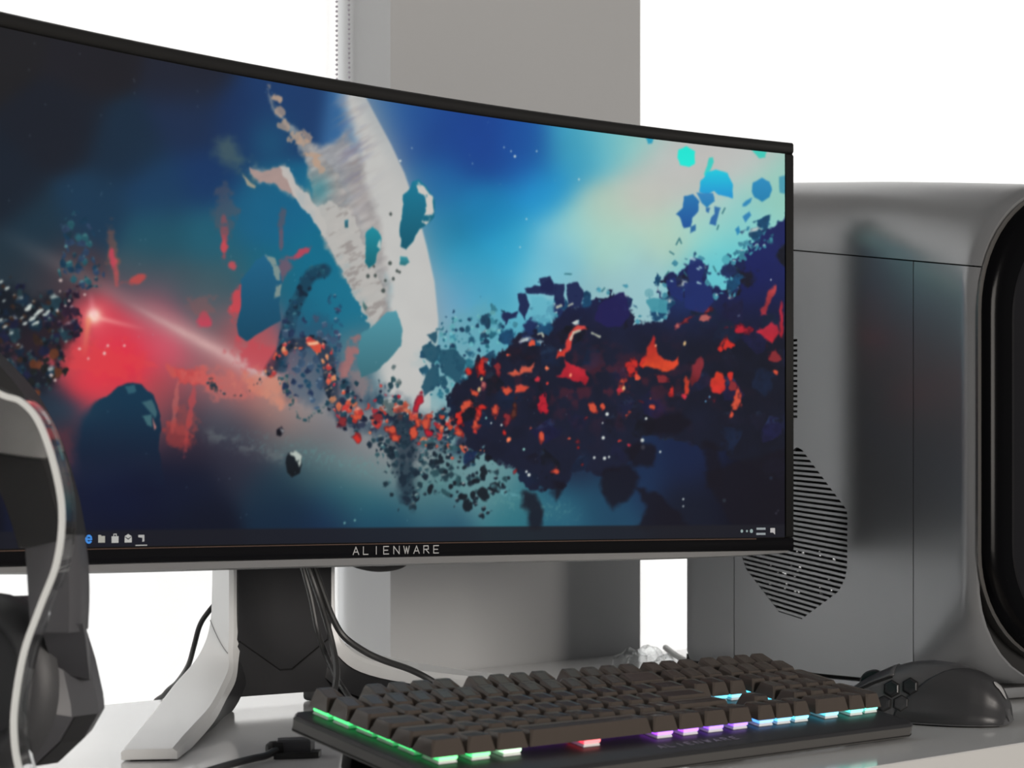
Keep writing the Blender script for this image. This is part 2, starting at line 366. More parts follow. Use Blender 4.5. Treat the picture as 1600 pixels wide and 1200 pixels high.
    def sdf(poly, warp=0.0, warp2=0.0, pad=30):
        P = np.array(poly, float); out = np.full(X.shape, 99.)
        sl = window(P[:, 0].min() - pad, P[:, 1].min() - pad, P[:, 0].max() + pad, P[:, 1].max() + pad)
        if sl is None: return out
        x = X[sl] + warp * wx1[sl] * 2 + warp2 * wx2[sl] * 2; y = Y[sl] + warp * wy1[sl] * 2 + warp2 * wy2[sl] * 2
        d = np.full(x.shape, 1e9); ins = np.zeros(x.shape, bool)
        for (ax, ay), (bx, by) in zip(P, np.roll(P, -1, 0)):
            ex, ey = bx - ax, by - ay; t = np.clip(((x - ax) * ex + (y - ay) * ey) / (ex * ex + ey * ey + 1e-9), 0, 1)
            d = np.minimum(d, np.hypot(x - ax - t * ex, y - ay - t * ey)); cr = (ay > y) != (by > y)
            ins ^= cr & (x < (bx - ax) * (y - ay) / (by - ay + 1e-12) + ax)
        out[sl] = np.where(ins, -d, d); return out
    def blob(x, y, rx, ry, rot=0, warp=0.5):
        out = np.full(X.shape, 9.); q = max(rx, ry) * 2.2 + 3; sl = window(x - q, y - q, x + q, y + q)
        if sl is None: return out
        r = math.radians(rot); c, s = math.cos(r), math.sin(r); u = ((X[sl] - x) * c + (Y[sl] - y) * s) / rx; v = (-(X[sl] - x) * s + (Y[sl] - y) * c) / ry
        out[sl] = np.hypot(u, v) + warp * (wx2[sl] + wy2[sl]) * 1.4; return out
    fill = lambda poly, col, al=1.0, w=0.0, w2=1.5, soft=1.2: comp(col, al * (1 - sm(-soft, soft, sdf(poly, w, w2))))
    # ---- planet limb and cloud band
    limb = [(556,120),(585,175),(612,225),(633,270),(652,325),(668,385),(680,440),(686,500),(684,560),(670,620),(640,650),(612,640),(598,560),(580,540),(560,500),(545,455),(522,410),(500,370),(480,330),(470,290),(500,250),(520,200),(528,120)]
    d = sdf(limb, 3, 2, 80)
    rightside = sm(-10, 26, d) ; al = 1 - sm(-6, 22, d)
    ll = [(535,120),(548,190),(556,260),(560,330),(575,390),(600,450),(605,520),(600,580)]
    xl = np.interp(Y, [p[1] for p in ll], [p[0] for p in ll])
    soft = sm(-26, 16, X - xl + 30 * wx1)
    xr = np.interp(Y, [120,175,225,270,325,385,440,500,560,620], [556,585,612,633,652,668,680,686,684,674])
    glow = np.exp(-np.clip(X - xr, 0, 200) / 26.) * (X > xr) * (Y < 520) * (Y > 100)
    comp((150,160,168), 0.55 * glow)
    pl = (1 - sm(-1.5, 2.5, X - xr)) * soft * sm(690, 610, Y + 25 * wy1)
    pc = np.stack([190 + 14 * n1, 190 + 14 * n1, 188 + 13 * n1], -1)
    comp(pc, pl)
    comp((112,132,148), 0.35 * (1 - sm(-1, 2, X - xr)) * sm(-30, 0, X - xr) * sm(330, 180, Y) * 0.6)
    gapm = 1 - sm(-10, 8, sdf([(478,222),(505,226),(540,205),(566,250),(590,330),(604,420),(610,500),(590,515),(556,440),(530,380),(508,340),(496,300),(486,262)], 6, 6, 40))
    gt = fbm(16, 43, 4, 1.7, 0.45, math.radians(60)); comp(np.stack([132 + 70 * gt, 128 + 68 * gt, 130 + 62 * gt], -1), .88 * gapm)
    # cloud arm running down to the left edge of the planet
    st1 = fbm(14, 41, 4, 1.6, 0.5, math.radians(62))
    arm = [(418,140),(438,168),(450,192),(470,205),(490,222),(505,236),(520,252),(532,275),(545,300),(556,330),(566,360),(580,400),(598,450),(604,480),(600,500),(590,515),(576,500),(560,476),(548,450),(532,420),(512,390),(498,355),(486,330),(470,318),(452,304),(440,294),(420,290),(398,282),(386,268),(392,255),(410,262),(430,262),(446,258),(452,268),(466,286),(480,296),(492,306),(486,280),(484,262),(474,240),(462,220),(446,205),(436,182),(424,160)]
    d = sdf(arm, 7, 6); al = (1 - sm(-7, 4, d)) * sm(0.25, 0.55, n2 * .6 + st1 * .5)
    ac = np.stack([120 + 95 * st1, 116 + 92 * st1, 118 + 84 * st1], -1); comp(ac, 0.92 * al)
    streak = sm(0.42, 0.72, fbm(10, 51, 3, 2.2, 0.35, math.radians(58))); reg = np.exp(-(((X - 530) / 42) ** 2 + ((Y - 240) / 75) ** 2))
    reg = reg * sm(-34, 6, X - xl); comp((150,138,138), 0.75 * streak * reg); comp((108,112,150), 0.5 * sm(.5, .7, fbm(18, 55, 3, 2, .5, math.radians(58))) * reg)
    comp((70,140,152), 0.8 * np.exp(-(((X - 500) / 20) ** 2 + ((Y - 296) / 24) ** 2)) * sm(.25, .55, n2))
    comp((92,112,104), 0.6 * (1 - sm(-14, 12, sdf([(338,220),(360,210),(380,240),(402,262),(400,290),(378,272),(352,258),(338,240)], 8, 6))) * sm(.2, .6, n2)); comp((30,96,130), 0.6 * np.exp(-(((X - 425) / 38) ** 2 + ((Y - 225) / 45) ** 2)))
    fill([(392,262),(412,268),(440,262),(452,274),(462,290),(470,310),(455,302),(436,290),(414,286),(396,276)], (176,150,144), .9, 3, 4)
    fill([(438,262),(452,264),(466,290),(484,306),(500,330),(514,356),(510,372),(498,352),(484,334),(470,318),(458,296)], (196,192,188), .9, 3, 4)
    fill([(380,272),(392,284),(402,290),(400,294),(388,290)], (170,160,140), .9, 1, 2)
    fill([(492,330),(504,356),(520,392),(540,430),(560,478),(580,512),(596,490),(600,460),(580,410),(562,360),(548,330),(520,318),(504,318)], (190,188,184), .85, 4, 6)
    crk = sm(.58, .72, fbm(13, 61, 4, 1.6, .6, math.radians(60))); comp((138,130,128), .6 * crk * (1 - sm(-4, 4, sdf([(500,330),(520,318),(556,336),(590,420),(604,480),(584,512),(548,450)], 3, 4))))
    for x, y in ((431,150),(440,175),(448,196),(462,212),(478,228),(492,240),(503,262),(430,146),(487,216),(497,252)): comp((186,158,138), .7 * (1 - sm(.6, 1.2, blob(x, y, 9, 6, 55, 2.2))))
    # ---- light beam
    d, t = seg(-40, 340, 420, 588); comp((150,140,140), 0.30 * np.exp(-(d / 15) ** 2) * sm(0.0, .4, t)); 
    d, t = seg(180, 462, 440, 600); comp((214,196,190), 0.8 * np.exp(-(d / (4 + 5 * t)) ** 2) * (.8 + .4 * n3) * sm(0, .55, t) * (1 - sm(.86, 1.0, t))); comp((206,150,152), 0.6 * np.exp(-(d / 18) ** 2) * sm(.05, .5, t) * (1 - sm(.8, 1, t)))
    d, t = seg(430, 590, 760, 760); comp((176,178,178), 0.30 * np.exp(-(d / 30) ** 2) * (1 - sm(.6, 1, t)))
    d, t = seg(250, 655, 930, 812); spark = sm(.60, .74, fbm(4, 71, 2)); comp((96,150,150), (0.16 + .3 * spark) * np.exp(-(d / 18) ** 2) * sm(0, .4, t) * (1 - sm(.9, 1, t)))
    d, t = seg(330, 680, 440, 715); comp((120,130,130), .4 * np.exp(-(d / 10) ** 2) * sm(.4, .7, n3))
    # ---- red plumes
    for (x, y, rx, ry, ro, c, al) in ((178,395,7,34,-4,(150,92,76),.5),(178,408,4,16,-8,(206,70,92),.8),(183,428,3,18,-4,(186,84,88),.6),(212,438,15,5,-16,(196,78,76),.85),(352,372,5,28,0,(190,74,82),.75),(351,384,4,12,0,(214,76,86),.7),(364,416,5,5,0,(206,80,88),.85),(353,330,16,30,0,(96,88,98),.5),
        (322,502,10,10,0,(216,64,88),.75),(318,478,18,14,0,(150,90,90),.4),(374,470,9,28,10,(214,72,82),.85),(470,396,16,5,-32,(206,70,88),.85),(446,418,9,16,20,(160,84,98),.6),(443,340,5,16,10,(110,84,96),.6),(441,372,3,14,0,(140,84,96),.6),
        (408,560,34,22,20,(196,78,88),.8),(300,640,4,50,8,(200,76,80),.6),(276,630,3,34,6,(206,110,104),.5),(282,682,20,16,10,(176,64,62),.6),(292,660,16,20,0,(176,76,74),.45),(310,590,30,12,10,(214,72,70),.7),(240,570,10,4,20,(216,74,84),.8),(268,580,5,12,-30,(206,90,84),.7),(352,600,46,18,15,(206,110,104),.55),
        (418,602,36,18,20,(214,134,112),.6),(545,565,9,34,18,(190,110,106),.7),(560,600,14,26,-10,(170,128,124),.5),(436,610,20,22,0,(206,142,122),.6),(90,700,26,26,0,(96,52,62),.5),(150,560,60,24,10,(224,70,76),.6),(118,520,26,20,0,(186,70,82),.5)):
        comp(c, al * (1 - sm(.55, 1.25, blob(x, y, rx * 1.2, ry * 1.2, ro, .8))))
    # the star
    for (x, y, r, c, al) in ((149,494,26,(240,110,116),.4),(149,494,12,(255,205,180),.75),(148,493,8,(250,246,230),1)): comp(c, al * np.exp(-(np.hypot(X - x, (Y - y) * .95) / r) ** 2.2))
    d, t = seg(140, 500, 132, 560); comp((240,150,110), .7 * np.exp(-(d / 5) ** 2) * (1 - t)); d, t = seg(149, 495, 230, 515); comp((255,190,180), .6 * np.exp(-(d / 4) ** 2) * (1 - t)); d, t = seg(148, 490, 142, 452); comp((250,170,180), .5 * np.exp(-(d / 5) ** 2) * (1 - t))
    # ---- single rocks with a lit edge
    def rock(poly, base, hi, k=1.0, w2=2.0, lit=None):
        d = sdf(poly, 0, w2); al = 1 - sm(-1.2, 1.2, d); P = np.array(poly, float); cy = (P[:, 1].max() + P[:, 1].min()) / 2; h = np.ptp(P[:, 1]) / 2
        t = np.clip((Y - cy) / h * .5 + .5, 0, 1)[..., None]; b = np.array(base, float) * (1.12 - .3 * t)
        comp(b * np.ones(X.shape + (1,)), al)
        if lit is not None:
            dl = sdf(lit, 0, 3); comp(hi, k * (1 - sm(-1.2, 1.5, dl)) * al * sm(.25, .5, n3))
    rock([(378,438),(400,408),(416,398),(432,404),(440,424),(442,446),(438,476),(440,500),(420,512),(400,524),(388,533),(374,524),(372,506),(378,480),(378,456)], (30,92,124), (150,160,150), .8, 1.5, [(414,396),(434,402),(442,430),(440,462),(432,466),(434,436),(424,410)])
    rock([(606,488),(620,486),(630,510),(628,540),(610,560),(590,580),(565,590),(560,560),(566,520),(584,510)], (76,138,152), (200,200,196), .5, 2)
    fill([(560,430),(572,490),(582,514),(576,530),(560,560),(545,540),(540,470)], (34,116,142), .0)
    rock([(632,304),(640,296),(646,284),(656,280),(666,288),(674,300),(682,316),(680,340),(670,350),(656,358),(648,376),(636,390),(628,384),(626,362),(630,330)], (26,112,138), (206,202,196), 1, 2, [(652,282),(664,290),(676,306),(680,330),(668,352),(660,346),(668,330),(664,308),(654,300)])
    rock([(574,362),(584,354),(592,360),(598,372),(596,388),(590,396),(588,412),(578,420),(572,410)], (30,128,144), (214,212,206), .8, 2, [(590,384),(596,372),(598,392)])
    rock([(627,400),(637,401),(641,409),(634,415),(626,413)], (54,136,148), (0,0,0), 0, 1); rock([(540,344),(546,343),(546,355),(541,356)], (50,110,128), (0,0,0), 0, 1); rock([(569,470),(576,480),(573,487),(568,478)], (84,120,120), (0, 0, 0), 0, 1)
    for (x, y) in ((612,334),(586,416),(577,431),(588,430),(604,438),(616,435),(622,423),(611,411),(600,454),(626,425)): comp((70,80,78), .9 * (1 - sm(.7, 1.2, blob(x, y, 2.6, 3, 0, .6))))
    # big dim rock lower left, two small dark rocks
    rk = sdf([(120,650),(150,624),(168,620),(184,606),(202,598),(222,600),(240,616),(250,640),(254,664),(250,700),(260,760),(120,770),(110,700)], 0, 2, 60)
    lf = sm(112, 168, X); comp(np.stack([18 + 6 * n1, 58 - 22 * sm(600, 740, Y), 82 - 24 * sm(600, 740, Y)], -1), (1 - sm(-1.5 - 26 * (1 - lf), 1.5 + 4 * (1 - lf), rk)) * sm(790, 700, Y))
    comp((40,70,88), .5 * np.exp(-(((X - 110) / 45) ** 2 + ((Y - 640) / 22) ** 2)))
    fill([(196,604),(212,602),(214,612),(202,615)], (58,104,118), .8, 0, 2); fill([(222,628),(238,624),(247,644),(244,654),(232,640)], (74,112,120), .8, 0, 2); fill([(224,650),(238,648),(240,668),(232,664)], (80,124,128), .75, 0, 2); fill([(240,652),(246,668),(243,672)], (224,140,130), .9, 0, 1)
    comp((16,26,56), .8 * np.exp(-(((X - 190) / 90) ** 2 + ((Y - 780) / 55) ** 2)))
    rock([(434,672),(442,666),(446,674),(440,682),(434,680)], (20,20,32), (190,190,190), .9, 1, [(442,668),(446,674),(443,678)]); rock([(448,722),(452,708),(464,704),(473,712),(472,728),(470,740),(458,746),(450,738)], (22,30,38), (190,200,192), .95, 1.5, [(453,708),(466,703),(474,712),(468,730),(462,714)])
    # ---- rock swarms: jittered cells switched on inside regions
    def swarm(mask, sc, seed, dens, pal, hi=None, hik=.8, rad=.55, sharp=.16, red=None, redp=0.0):
        b, s2, rid, rid2, dx, dy = cells(sc, seed); r = rad * (.55 + .65 * rid2)
        on = (rid < dens * mask); al = (1 - sm(r - sharp, r + sharp, b + .9 * (n3 - .5) + .5 * (n2 - .5))) * on
        pal = np.array(pal, float); idx = np.clip((rid2 * len(pal)).astype(int), 0, len(pal) - 1); col = pal[idx] * (.85 + .4 * n3[..., None]); comp(col, al)
        if red is not None:
            ra = al * (((rid2 * 7.3) % 1) < redp); red_ = np.array(red, float); comp(red_[np.clip((((rid2 * 31.7) % 1) * len(red_)).astype(int), 0, len(red_) - 1)] * (.8 + .4 * n3[..., None]), ra * .9)
        if hi is not None: comp(hi, hik * al * sm(.12, .3, -dy - dx * .25) * (((rid * 53.1) % 1) < .55) * sm(.35, .6, n3))
    region = lambda poly, w=10, w2=6, e=10: 1 - sm(-e, e, sdf(poly, w, w2, 40))
    DK = [(26,28,46),(22,36,54),(30,34,60),(24,44,62),(34,58,70)]; RED = [(206,60,54),(224,88,64),(190,48,64),(230,120,84)]
    # left swarm
    m = region([(-60,470),(20,440),(50,470),(110,460),(112,520),(100,560),(80,600),(40,640),(-60,640)], 14, 8, 16)
    comp((22,28,38), .86 * m * sm(.28, .5, n2 + .1)); swarm(m, 20, 101, .8, DK, (196,204,196), .8, .5); swarm(m, 9, 102, .5, [(20,28,36),(40,62,70),(54,40,36)], (206,214,204), .9, .45)
    m = region([(100,340),(124,330),(150,366),(160,420),(160,450),(128,450),(104,440)], 8, 6, 8); swarm(m, 12, 103, .85, [(30,56,72),(26,60,84),(40,86,98),(46,66,92)], (120,190,180), .6, .55)
    m = region([(108,450),(126,446),(126,480),(124,520),(104,520),(92,500)], 5, 5, 5); swarm(m, 13, 104, .9, [(38,28,46),(46,32,50)], (230,190,190), .6, .6)
    m = region([(60,560),(96,540),(104,580),(60,620),(30,600)], 6, 6, 8); swarm(m, 14, 105, .7, [(70,44,36),(30,34,36),(96,56,40)], None, 0, .5)
    for (x, y) in ((4,440),(14,450),(8,470),(46,482),(60,490),(52,498),(40,506),(70,492),(10,510),(20,520),(78,486),(48,478),(36,496),(60,504),(2,500),(90,484),(64,486),(55,506)): comp((206,214,208), .9 * (1 - sm(.6, 1.2, blob(x, y, 4.5, 2.2, -25, 1.0))))
    for (x, y) in ((134,460),(110,470),(104,478),(92,486),(196,540),(126,545),(140,560),(170,540),(165,552),(82,586),(88,594),(96,438),(96,455)): comp((236,214,206), .85 * (1 - sm(.5, 1.3, blob(x, y, 2.6, 2.2, 0, .8))))
    # ring of rocks
    def ringband(pts, wd): 
        P = catmull([(p[0], p[1], 0) for p in pts], 4); d = np.full(X.shape, 99.)
        for a_, b_ in zip(P, P[1:]): d = np.minimum(d, seg(a_.x, a_.y, b_.x, b_.y)[0])
        return 1 - sm(wd * .5, wd * 1.1, d + 10 * wx1)
    rb = ringband([(508,424),(486,432),(470,462),(456,500),(446,540),(440,572)], 13); comp((26,60,82), .8 * rb); swarm(rb, 9, 111, .8, [(20,44,64),(24,62,86),(30,80,100)], (150,190,190), .5, .5)
    rb = ringband([(526,470),(530,500),(524,530),(520,560)], 14); swarm(rb, 9, 112, .6, [(28,72,102),(36,92,122),(60,70,100)], (214,206,200), .9, .5)
    m = region([(446,500),(520,500),(532,540),(524,600),(500,640),(450,620),(440,570)], 10, 8, 12); comp((46,80,108), .5 * m); swarm(m, 12, 113, .55, [(28,70,96),(36,54,84),(60,84,110)], (190,196,196), .5, .5)
    rb = ringband([(424,580),(446,546),(470,536),(494,534),(508,550),(516,580),(520,610),(530,640),(536,660)], 11); comp((40,48,66), .65 * rb); swarm(rb, 9, 114, .85, [(36,50,70),(50,58,74),(26,40,56)], (240,200,160), .8, .5, red=[(226,100,76),(236,150,104),(206,70,70)], redp=.5)
    fill([(478,534),(492,530),(504,538),(502,550),(494,552),(486,542)], (220,84,64), .95, 1, 2); fill([(480,535),(498,533),(500,537),(484,539)], (246,200,160), .9, 0, 1.5)
    rb = ringband([(330,596),(344,612),(366,618),(392,612),(410,594),(424,582)], 5); swarm(rb, 6, 115, .8, [(60,66,78),(84,72,76),(44,58,70)], (230,206,196), .8, .55)
    rb = ringband([(444,590),(452,620),(462,650),(470,660),(492,646),(510,640)], 8); swarm(rb, 7, 116, .6, [(70,92,98),(96,110,112),(40,74,84)], (206,206,200), .6, .5)
    # trail in the middle
    m = region([(520,600),(545,600),(565,632),(600,600),(625,625),(650,650),(700,640),(760,640),(770,700),(740,720),(690,700),(640,700),(590,690),(545,670),(525,650)], 12, 8, 12)
    comp((40,66,88), .62 * m * sm(.25, .5, n2)); swarm(m, 15, 121, .85, [(26,34,54),(32,44,66),(26,60,80),(46,54,74)], (214,206,196), .6, .52, red=RED, redp=.24); swarm(m, 8, 122, .55, [(24,32,50),(30,64,80)], (220,214,204), .8, .5, red=RED, redp=.3)
    m = region([(600,680),(660,670),(700,700),(690,730),(660,760),(650,796),(632,792),(620,760),(600,720),(585,700)], 12, 8, 12); swarm(m, 13, 123, .75, [(30,52,64),(38,64,74),(26,42,56)], (206,210,200), .6, .52); swarm(m, 7, 124, .45, [(28,48,60),(60,96,104)], (230,230,220), .8, .5)
    m = region([(620,640),(645,640),(650,700),(652,760),(644,798),(628,780),(616,720)], 8, 6, 8); comp((28,46,62), .72 * m * sm(.2, .45, n2))
    m = region([(680,690),(740,690),(770,720),(800,760),(770,790),(720,790),(690,770),(670,740)], 12, 8, 14); swarm(m, 15, 125, .55, [(26,40,52),(34,58,68),(46,80,88)], (210,216,210), .6, .5); swarm(m, 8, 126, .3, [(26,40,52)], (226,230,224), .9, .5)
    m = region([(600,590),(620,580),(640,640),(610,650),(590,630)], 8, 6, 8); swarm(m, 10, 127, .6, [(50,84,92),(40,70,82),(90,106,108)], (210,214,206), .6, .5)
    # teal haze rocks right of the planet
    m = region([(660,560),(690,520),(720,486),(760,478),(790,500),(800,540),(840,520),(850,560),(800,610),(760,650),(700,640),(668,610)], 14, 8, 16)
    comp((104,168,182), .5 * m); swarm(m, 17, 131, .62, [(44,110,130),(36,88,112),(60,130,148),(30,70,96)], (206,214,206), .6, .55); swarm(m, 8, 132, .5, [(40,104,124),(28,64,92),(96,166,176)], (196,214,210), .5, .5)
    for pl_ in ([(668,522),(686,516),(682,536),(676,532)], [(660,540),(676,536),(690,545),(686,560),(676,570),(662,556)], [(686,548),(712,546),(730,566),(720,600),(690,580)], [(668,580),(684,566),(688,600),(664,620),(660,606)], [(686,590),(698,586),(700,600),(690,606)]): fill(pl_, (34,82,104), .92, 2, 3)
    # main dark swarm on the right
    main = [(700,640),(716,600),(740,580),(752,560),(776,575),(798,545),(806,520),(820,530),(836,500),(862,505),(870,470),(900,485),(930,470),(945,476),(962,462),(985,480),(984,510),(1010,500),(1034,500),(1040,470),(1036,444),(1050,432),(1066,440),(1072,410),(1086,400),(1102,412),(1106,440),(1120,452),(1140,450),(1150,420),(1148,402),(1170,385),(1200,366),(1226,340),(1262,330),(1262,750),(1160,720),(1060,690),(1010,680),(990,715),(950,745),(930,742),(900,735),(880,755),(858,770),(830,765),(815,745),(790,730),(770,715),(764,690),(742,700),(720,690)]
    d = sdf(main, 16, 9, 60); al = 1 - sm(-2.5, 2.5, d)
    tt = sm(380, 560, Y); base = np.stack([26 - 4 * tt + 6 * n2, 34 - 8 * tt + 8 * n2, 84 - 40 * tt + 14 * n2], -1); fadeR = sm(1000, 1200, X)[..., None]; base = base * (1 - .2 * fadeR * tt[..., None]); comp(base, al)
    comp((24,34,104), .5 * al * np.exp(-(((X - 1180) / 70) ** 2 + ((Y - 430) / 60) ** 2))); comp((30,60,120), .5 * al * np.exp(-(((X - 1070) / 40) ** 2 + ((Y - 470) / 34) ** 2)))
    swarm(al * .9, 34, 141, .6, [(24,26,44),(26,30,56),(22,34,58),(20,24,38),(26,28,60)], (70,110,140), .25, .62, .2)
    edge_ = np.exp(-(d / 14) ** 2) * (Y < 540); swarm(np.clip(edge_ * 1.3, 0, 1), 24, 142, .6, [(26,36,80),(30,48,90),(24,70,104)], (214,222,214), .9, .55); swarm(np.exp(-((d - 4) / 14) ** 2) * (Y < 520), 9, 143, .22, [(40,80,110),(70,140,160)], (226,230,224), .9, .5)
    for pl_ in ([(786,490),(800,488),(812,484),(808,496),(796,500),(790,508)], [(810,462),(824,458),(830,476),(820,500),(812,482)], [(822,450),(850,446),(862,436),(872,450),(870,462),(846,460),(826,458)], [(846,436),(862,432),(870,446),(866,458),(850,455)], [(870,444),(882,442),(884,480),(868,480)], [(886,444),(904,442),(914,456),(910,480),(890,482)]): fill(pl_, (28,38,80), .95, 3, 4)
    comp((100,180,200), .85 * (1 - sm(-3, 3, sdf([(832,462),(850,464),(866,470),(868,500),(850,508),(832,500)], 2, 3)))); 
    fill([(1011,468),(1022,464),(1042,470),(1044,488),(1020,488)], (70,150,166), .95, 1, 2); comp((110,170,180), .8 * (1 - sm(.8, 1.1, blob(1015, 457, 7, 7, 0, .3)))); fill([(960,464),(975,456),(982,468),(984,490),(972,510),(950,512),(930,500),(936,480),(948,470)], (34,32,86), .95, 3, 3)
    comp((80,170,184), .9 * (1 - sm(.85, 1.1, blob(1136, 405, 7, 8, 0, .2))))
    m = region([(1150,400),(1170,376),(1196,368),(1216,362),(1212,380),(1180,392),(1160,405)], 3, 3, 5); swarm(m, 7, 145, .75, [(40,90,120),(60,130,150)], (214,226,220), .95, .6)
    # red and orange embers
    EM = [(1004,566,5,8,20,0),(992,566,8,8,0,0),(984,570,5,7,0,0),(987,582,9,8,0,0),(975,602,6,12,18,1),(1038,590,14,5,18,2),(1052,612,5,12,5,0),(1142,588,5,6,0,0),(1146,604,5,9,20,2),
          (1135,538,8,9,0,0),(1127,546,4,4,0,0),(1160,512,13,9,0,3),(1212,556,7,10,-20,2),(1213,580,4,6,-40,1),(1104,498,10,6,0,4),(1102,484,13,5,0,2),(1075,498,12,5,-25,2),(1060,508,5,5,0,4),(1150,630,7,16,15,1),(1145,648,4,7,30,1),(1120,622,4,9,0,2),
          (795,610,8,5,20,1),(778,572,5,10,0,2),(754,578,9,14,8,0),(733,580,6,7,-20,0),(756,600,5,10,0,4),
          (741,612,7,6,0,1),(729,632,9,7,-20,1),(750,646,5,7,0,0),(756,636,6,4,0,0),(775,641,5,11,6,1),(746,660,6,11,0,1),(716,660,7,12,0,0),(718,677,7,6,0,1),(794,660,5,8,0,2),(790,676,3,4,0,0),(850,632,8,13,4,3),(853,640,5,8,0,3),(806,634,4,14,4,5),(848,683,4,9,5,1),(928,640,5,8,-20,1),(942,632,3,6,0,1),(984,642,5,8,25,1),
          (872,738,6,5,0,1),(806,737,2,6,20,2),(664,664,11,12,10,1),(668,676,7,5,0,3),(615,672,8,8,0,1),(618,684,6,6,20,1),(648,676,6,9,0,1),(590,652,7,7,0,2),(560,652,9,5,10,1),(536,660,8,7,0,2),(556,684,6,5,0,0),(655,630,5,16,22,3),(903,690,4,5,0,2),(906,700,4,4,0,0),(918,652,6,3,-25,2),(1005,628,8,3,20,2),(1018,636,8,3,10,1),(912,726,3,3,0,0)]
    EC = [(212,52,44),(216,88,62),(140,48,54),(190,36,54),(184,104,98),(90,52,42)]
    for (x, y, rx, ry, ro, ci) in EM:
        b_ = blob(x, y, rx * .95, ry * .95, ro, 1.6); c_ = np.array(EC[ci], float); comp(c_ * np.array((.62, .5, .72)), .85 * (1 - sm(.7, 1.25, b_))); comp(c_, .9 * (1 - sm(.35, .95, b_ + .9 * (n2 - .45))))
    for pl_, c0_, c1_ in (([(1022,526),(1027,538),(1028,552),(1040,562),(1052,566),(1060,558),(1062,570),(1054,578),(1042,581),(1030,576),(1016,571),(1003,570),(1008,558),(1014,542)], (196,44,48), (236,84,44)),
        ([(884,562),(892,570),(904,574),(916,578),(921,590),(917,602),(908,596),(896,594),(884,590),(870,588),(880,584)], (206,44,60), (184,34,52)), ([(1072,588),(1078,594),(1080,608),(1079,618),(1071,617),(1070,604)], (206,70,50), (226,70,46)), ([(1084,570),(1096,558),(1103,562),(1100,576),(1094,592),(1084,604),(1078,592)], (134,46,56), (120,36,44)),
        ([(1114,590),(1122,580),(1132,582),(1136,596),(1134,612),(1128,618),(1116,612),(1112,602)], (226,66,42), (214,50,48)), ([(1206,448),(1214,444),(1212,460),(1202,478),(1200,494),(1190,492),(1188,484),(1196,476),(1200,460)], (190,70,70), (150,44,60)), ([(1222,470),(1225,480),(1225,526),(1218,522),(1219,500)], (176,40,60), (190,36,56)),
        ([(1183,518),(1196,512),(1206,502),(1214,508),(1218,520),(1208,536),(1198,530)], (170,40,62), (206,42,58)), ([(884,540),(890,520),(904,508),(916,508),(918,514),(900,520),(894,534),(892,548),(882,552)], (214,76,70), (206,60,54)), ([(796,584),(806,578),(814,582),(818,570),(826,574),(836,568),(834,582),(822,580),(812,586),(802,588)], (206,96,78), (216,92,66)),
        ([(806,604),(814,600),(828,605),(820,611),(806,615)], (216,84,66), (230,80,56)), ([(873,548),(883,546),(884,558),(872,558)], (206,60,52), (216,64,50))):
        d3 = sdf(pl_, 0, 4); P_ = np.array(pl_, float); t_ = np.clip((Y - P_[:, 1].min()) / np.ptp(P_[:, 1]), 0, 1)[..., None]
        comp((np.array(c0_, float) * (1 - t_) + np.array(c1_, float) * t_) * (.78 + .44 * n2[..., None]), .95 * (1 - sm(-2, 2.2, d3)))
    for pl_ in ([(1078,405),(1086,400),(1098,406),(1102,420),(1098,436),(1097,450),(1080,446),(1076,425)], [(1041,438),(1056,435),(1060,448),(1070,452),(1068,472),(1050,462),(1044,450)], [(1070,442),(1096,438),(1112,450),(1118,470),(1100,490),(1072,480)]): fill(pl_, (32,48,108), .92, 1, 2)
    for (x, y) in ((1084,404),(1096,418),(1092,420),(1051,439),(1094,442)): comp((170,206,214), .8 * (1 - sm(.5, 1.2, blob(x, y, 4, 2, 20, 1.0))))
    for (x, y, r) in ((754,592,3),(976,606,3),(893,586,2),(1026,540,2),(1071,537,3),(750,608,3.5)): comp((240,200,140) if r > 2.5 else (250,160,120), .85 * (1 - sm(.5, 1.2, blob(x, y, r, r * 1.4, 10, .5))))
    comp((150,40,50), .35 * al * sm(.5, .75, fbm(18, 81, 3)) * np.exp(-(((X - 940) / 150) ** 2 + ((Y - 600) / 60) ** 2)))
    sm2 = al * np.exp(-(((X - 860) / 200) ** 2 + ((Y - 620) / 80) ** 2)); swarm(sm2, 11, 151, .035, RED, None, 0, .4)
    # pale rims on a few rocks
    for pts in ([(893,530),(898,520),(908,516)], [(926,520),(934,524),(938,526)], [(842,522),(848,520),(850,526)], [(872,480),(878,478)], [(890,478),(896,474)]): 
        d2 = np.full(X.shape, 99.)
        for a_, b_ in zip(pts, pts[1:]): d2 = np.minimum(d2, seg(*a_, *b_)[0])
        comp((206,210,186), .8 * (1 - sm(.8, 2.6, d2 + 5 * wx2)))
    for (x, y, r, c) in ((950,647,3.2,0),(943,661,1.6,0),(944,684,3,0),(930,715,2.4,0),(946,716,3,0),(953,714,2,0),(1011,654,2.4,0),(1005,688,3.4,0),(1006,699,4,0),(1033,706,2,0),(1133,782,3.4,1),(1069,780,1.8,0),(1069,791,1.6,0),(1206,747,3,2),(1214,802,2,0),(1217,798,1.6,0),(828,742,3,0),(824,737,2.2,0),(820,702,2.4,1),(785,664,2,0),(761,653,2,1),(769,661,1.6,0),(1110,620,1.8,2),(1104,627,1.6,2),(877,547,2,0),
                         (806,244,2.2,0),(800,236,1.3,0),(789,230,1.2,0),(840,236,1.4,0),(906,280,1.6,0),(814,386,1.4,0),(824,342,1.3,0),(740,255,1,0),(645,231,1.2,0),(627,251,2,0),(1206,437,1.4,0),(540,817,1.8,1),(556,813,1.6,1)): comp(((226,232,226),(150,206,196),(110,170,206))[c], .95 * (1 - sm(.5, 1.2, np.hypot(X - x, Y - y) / r)))
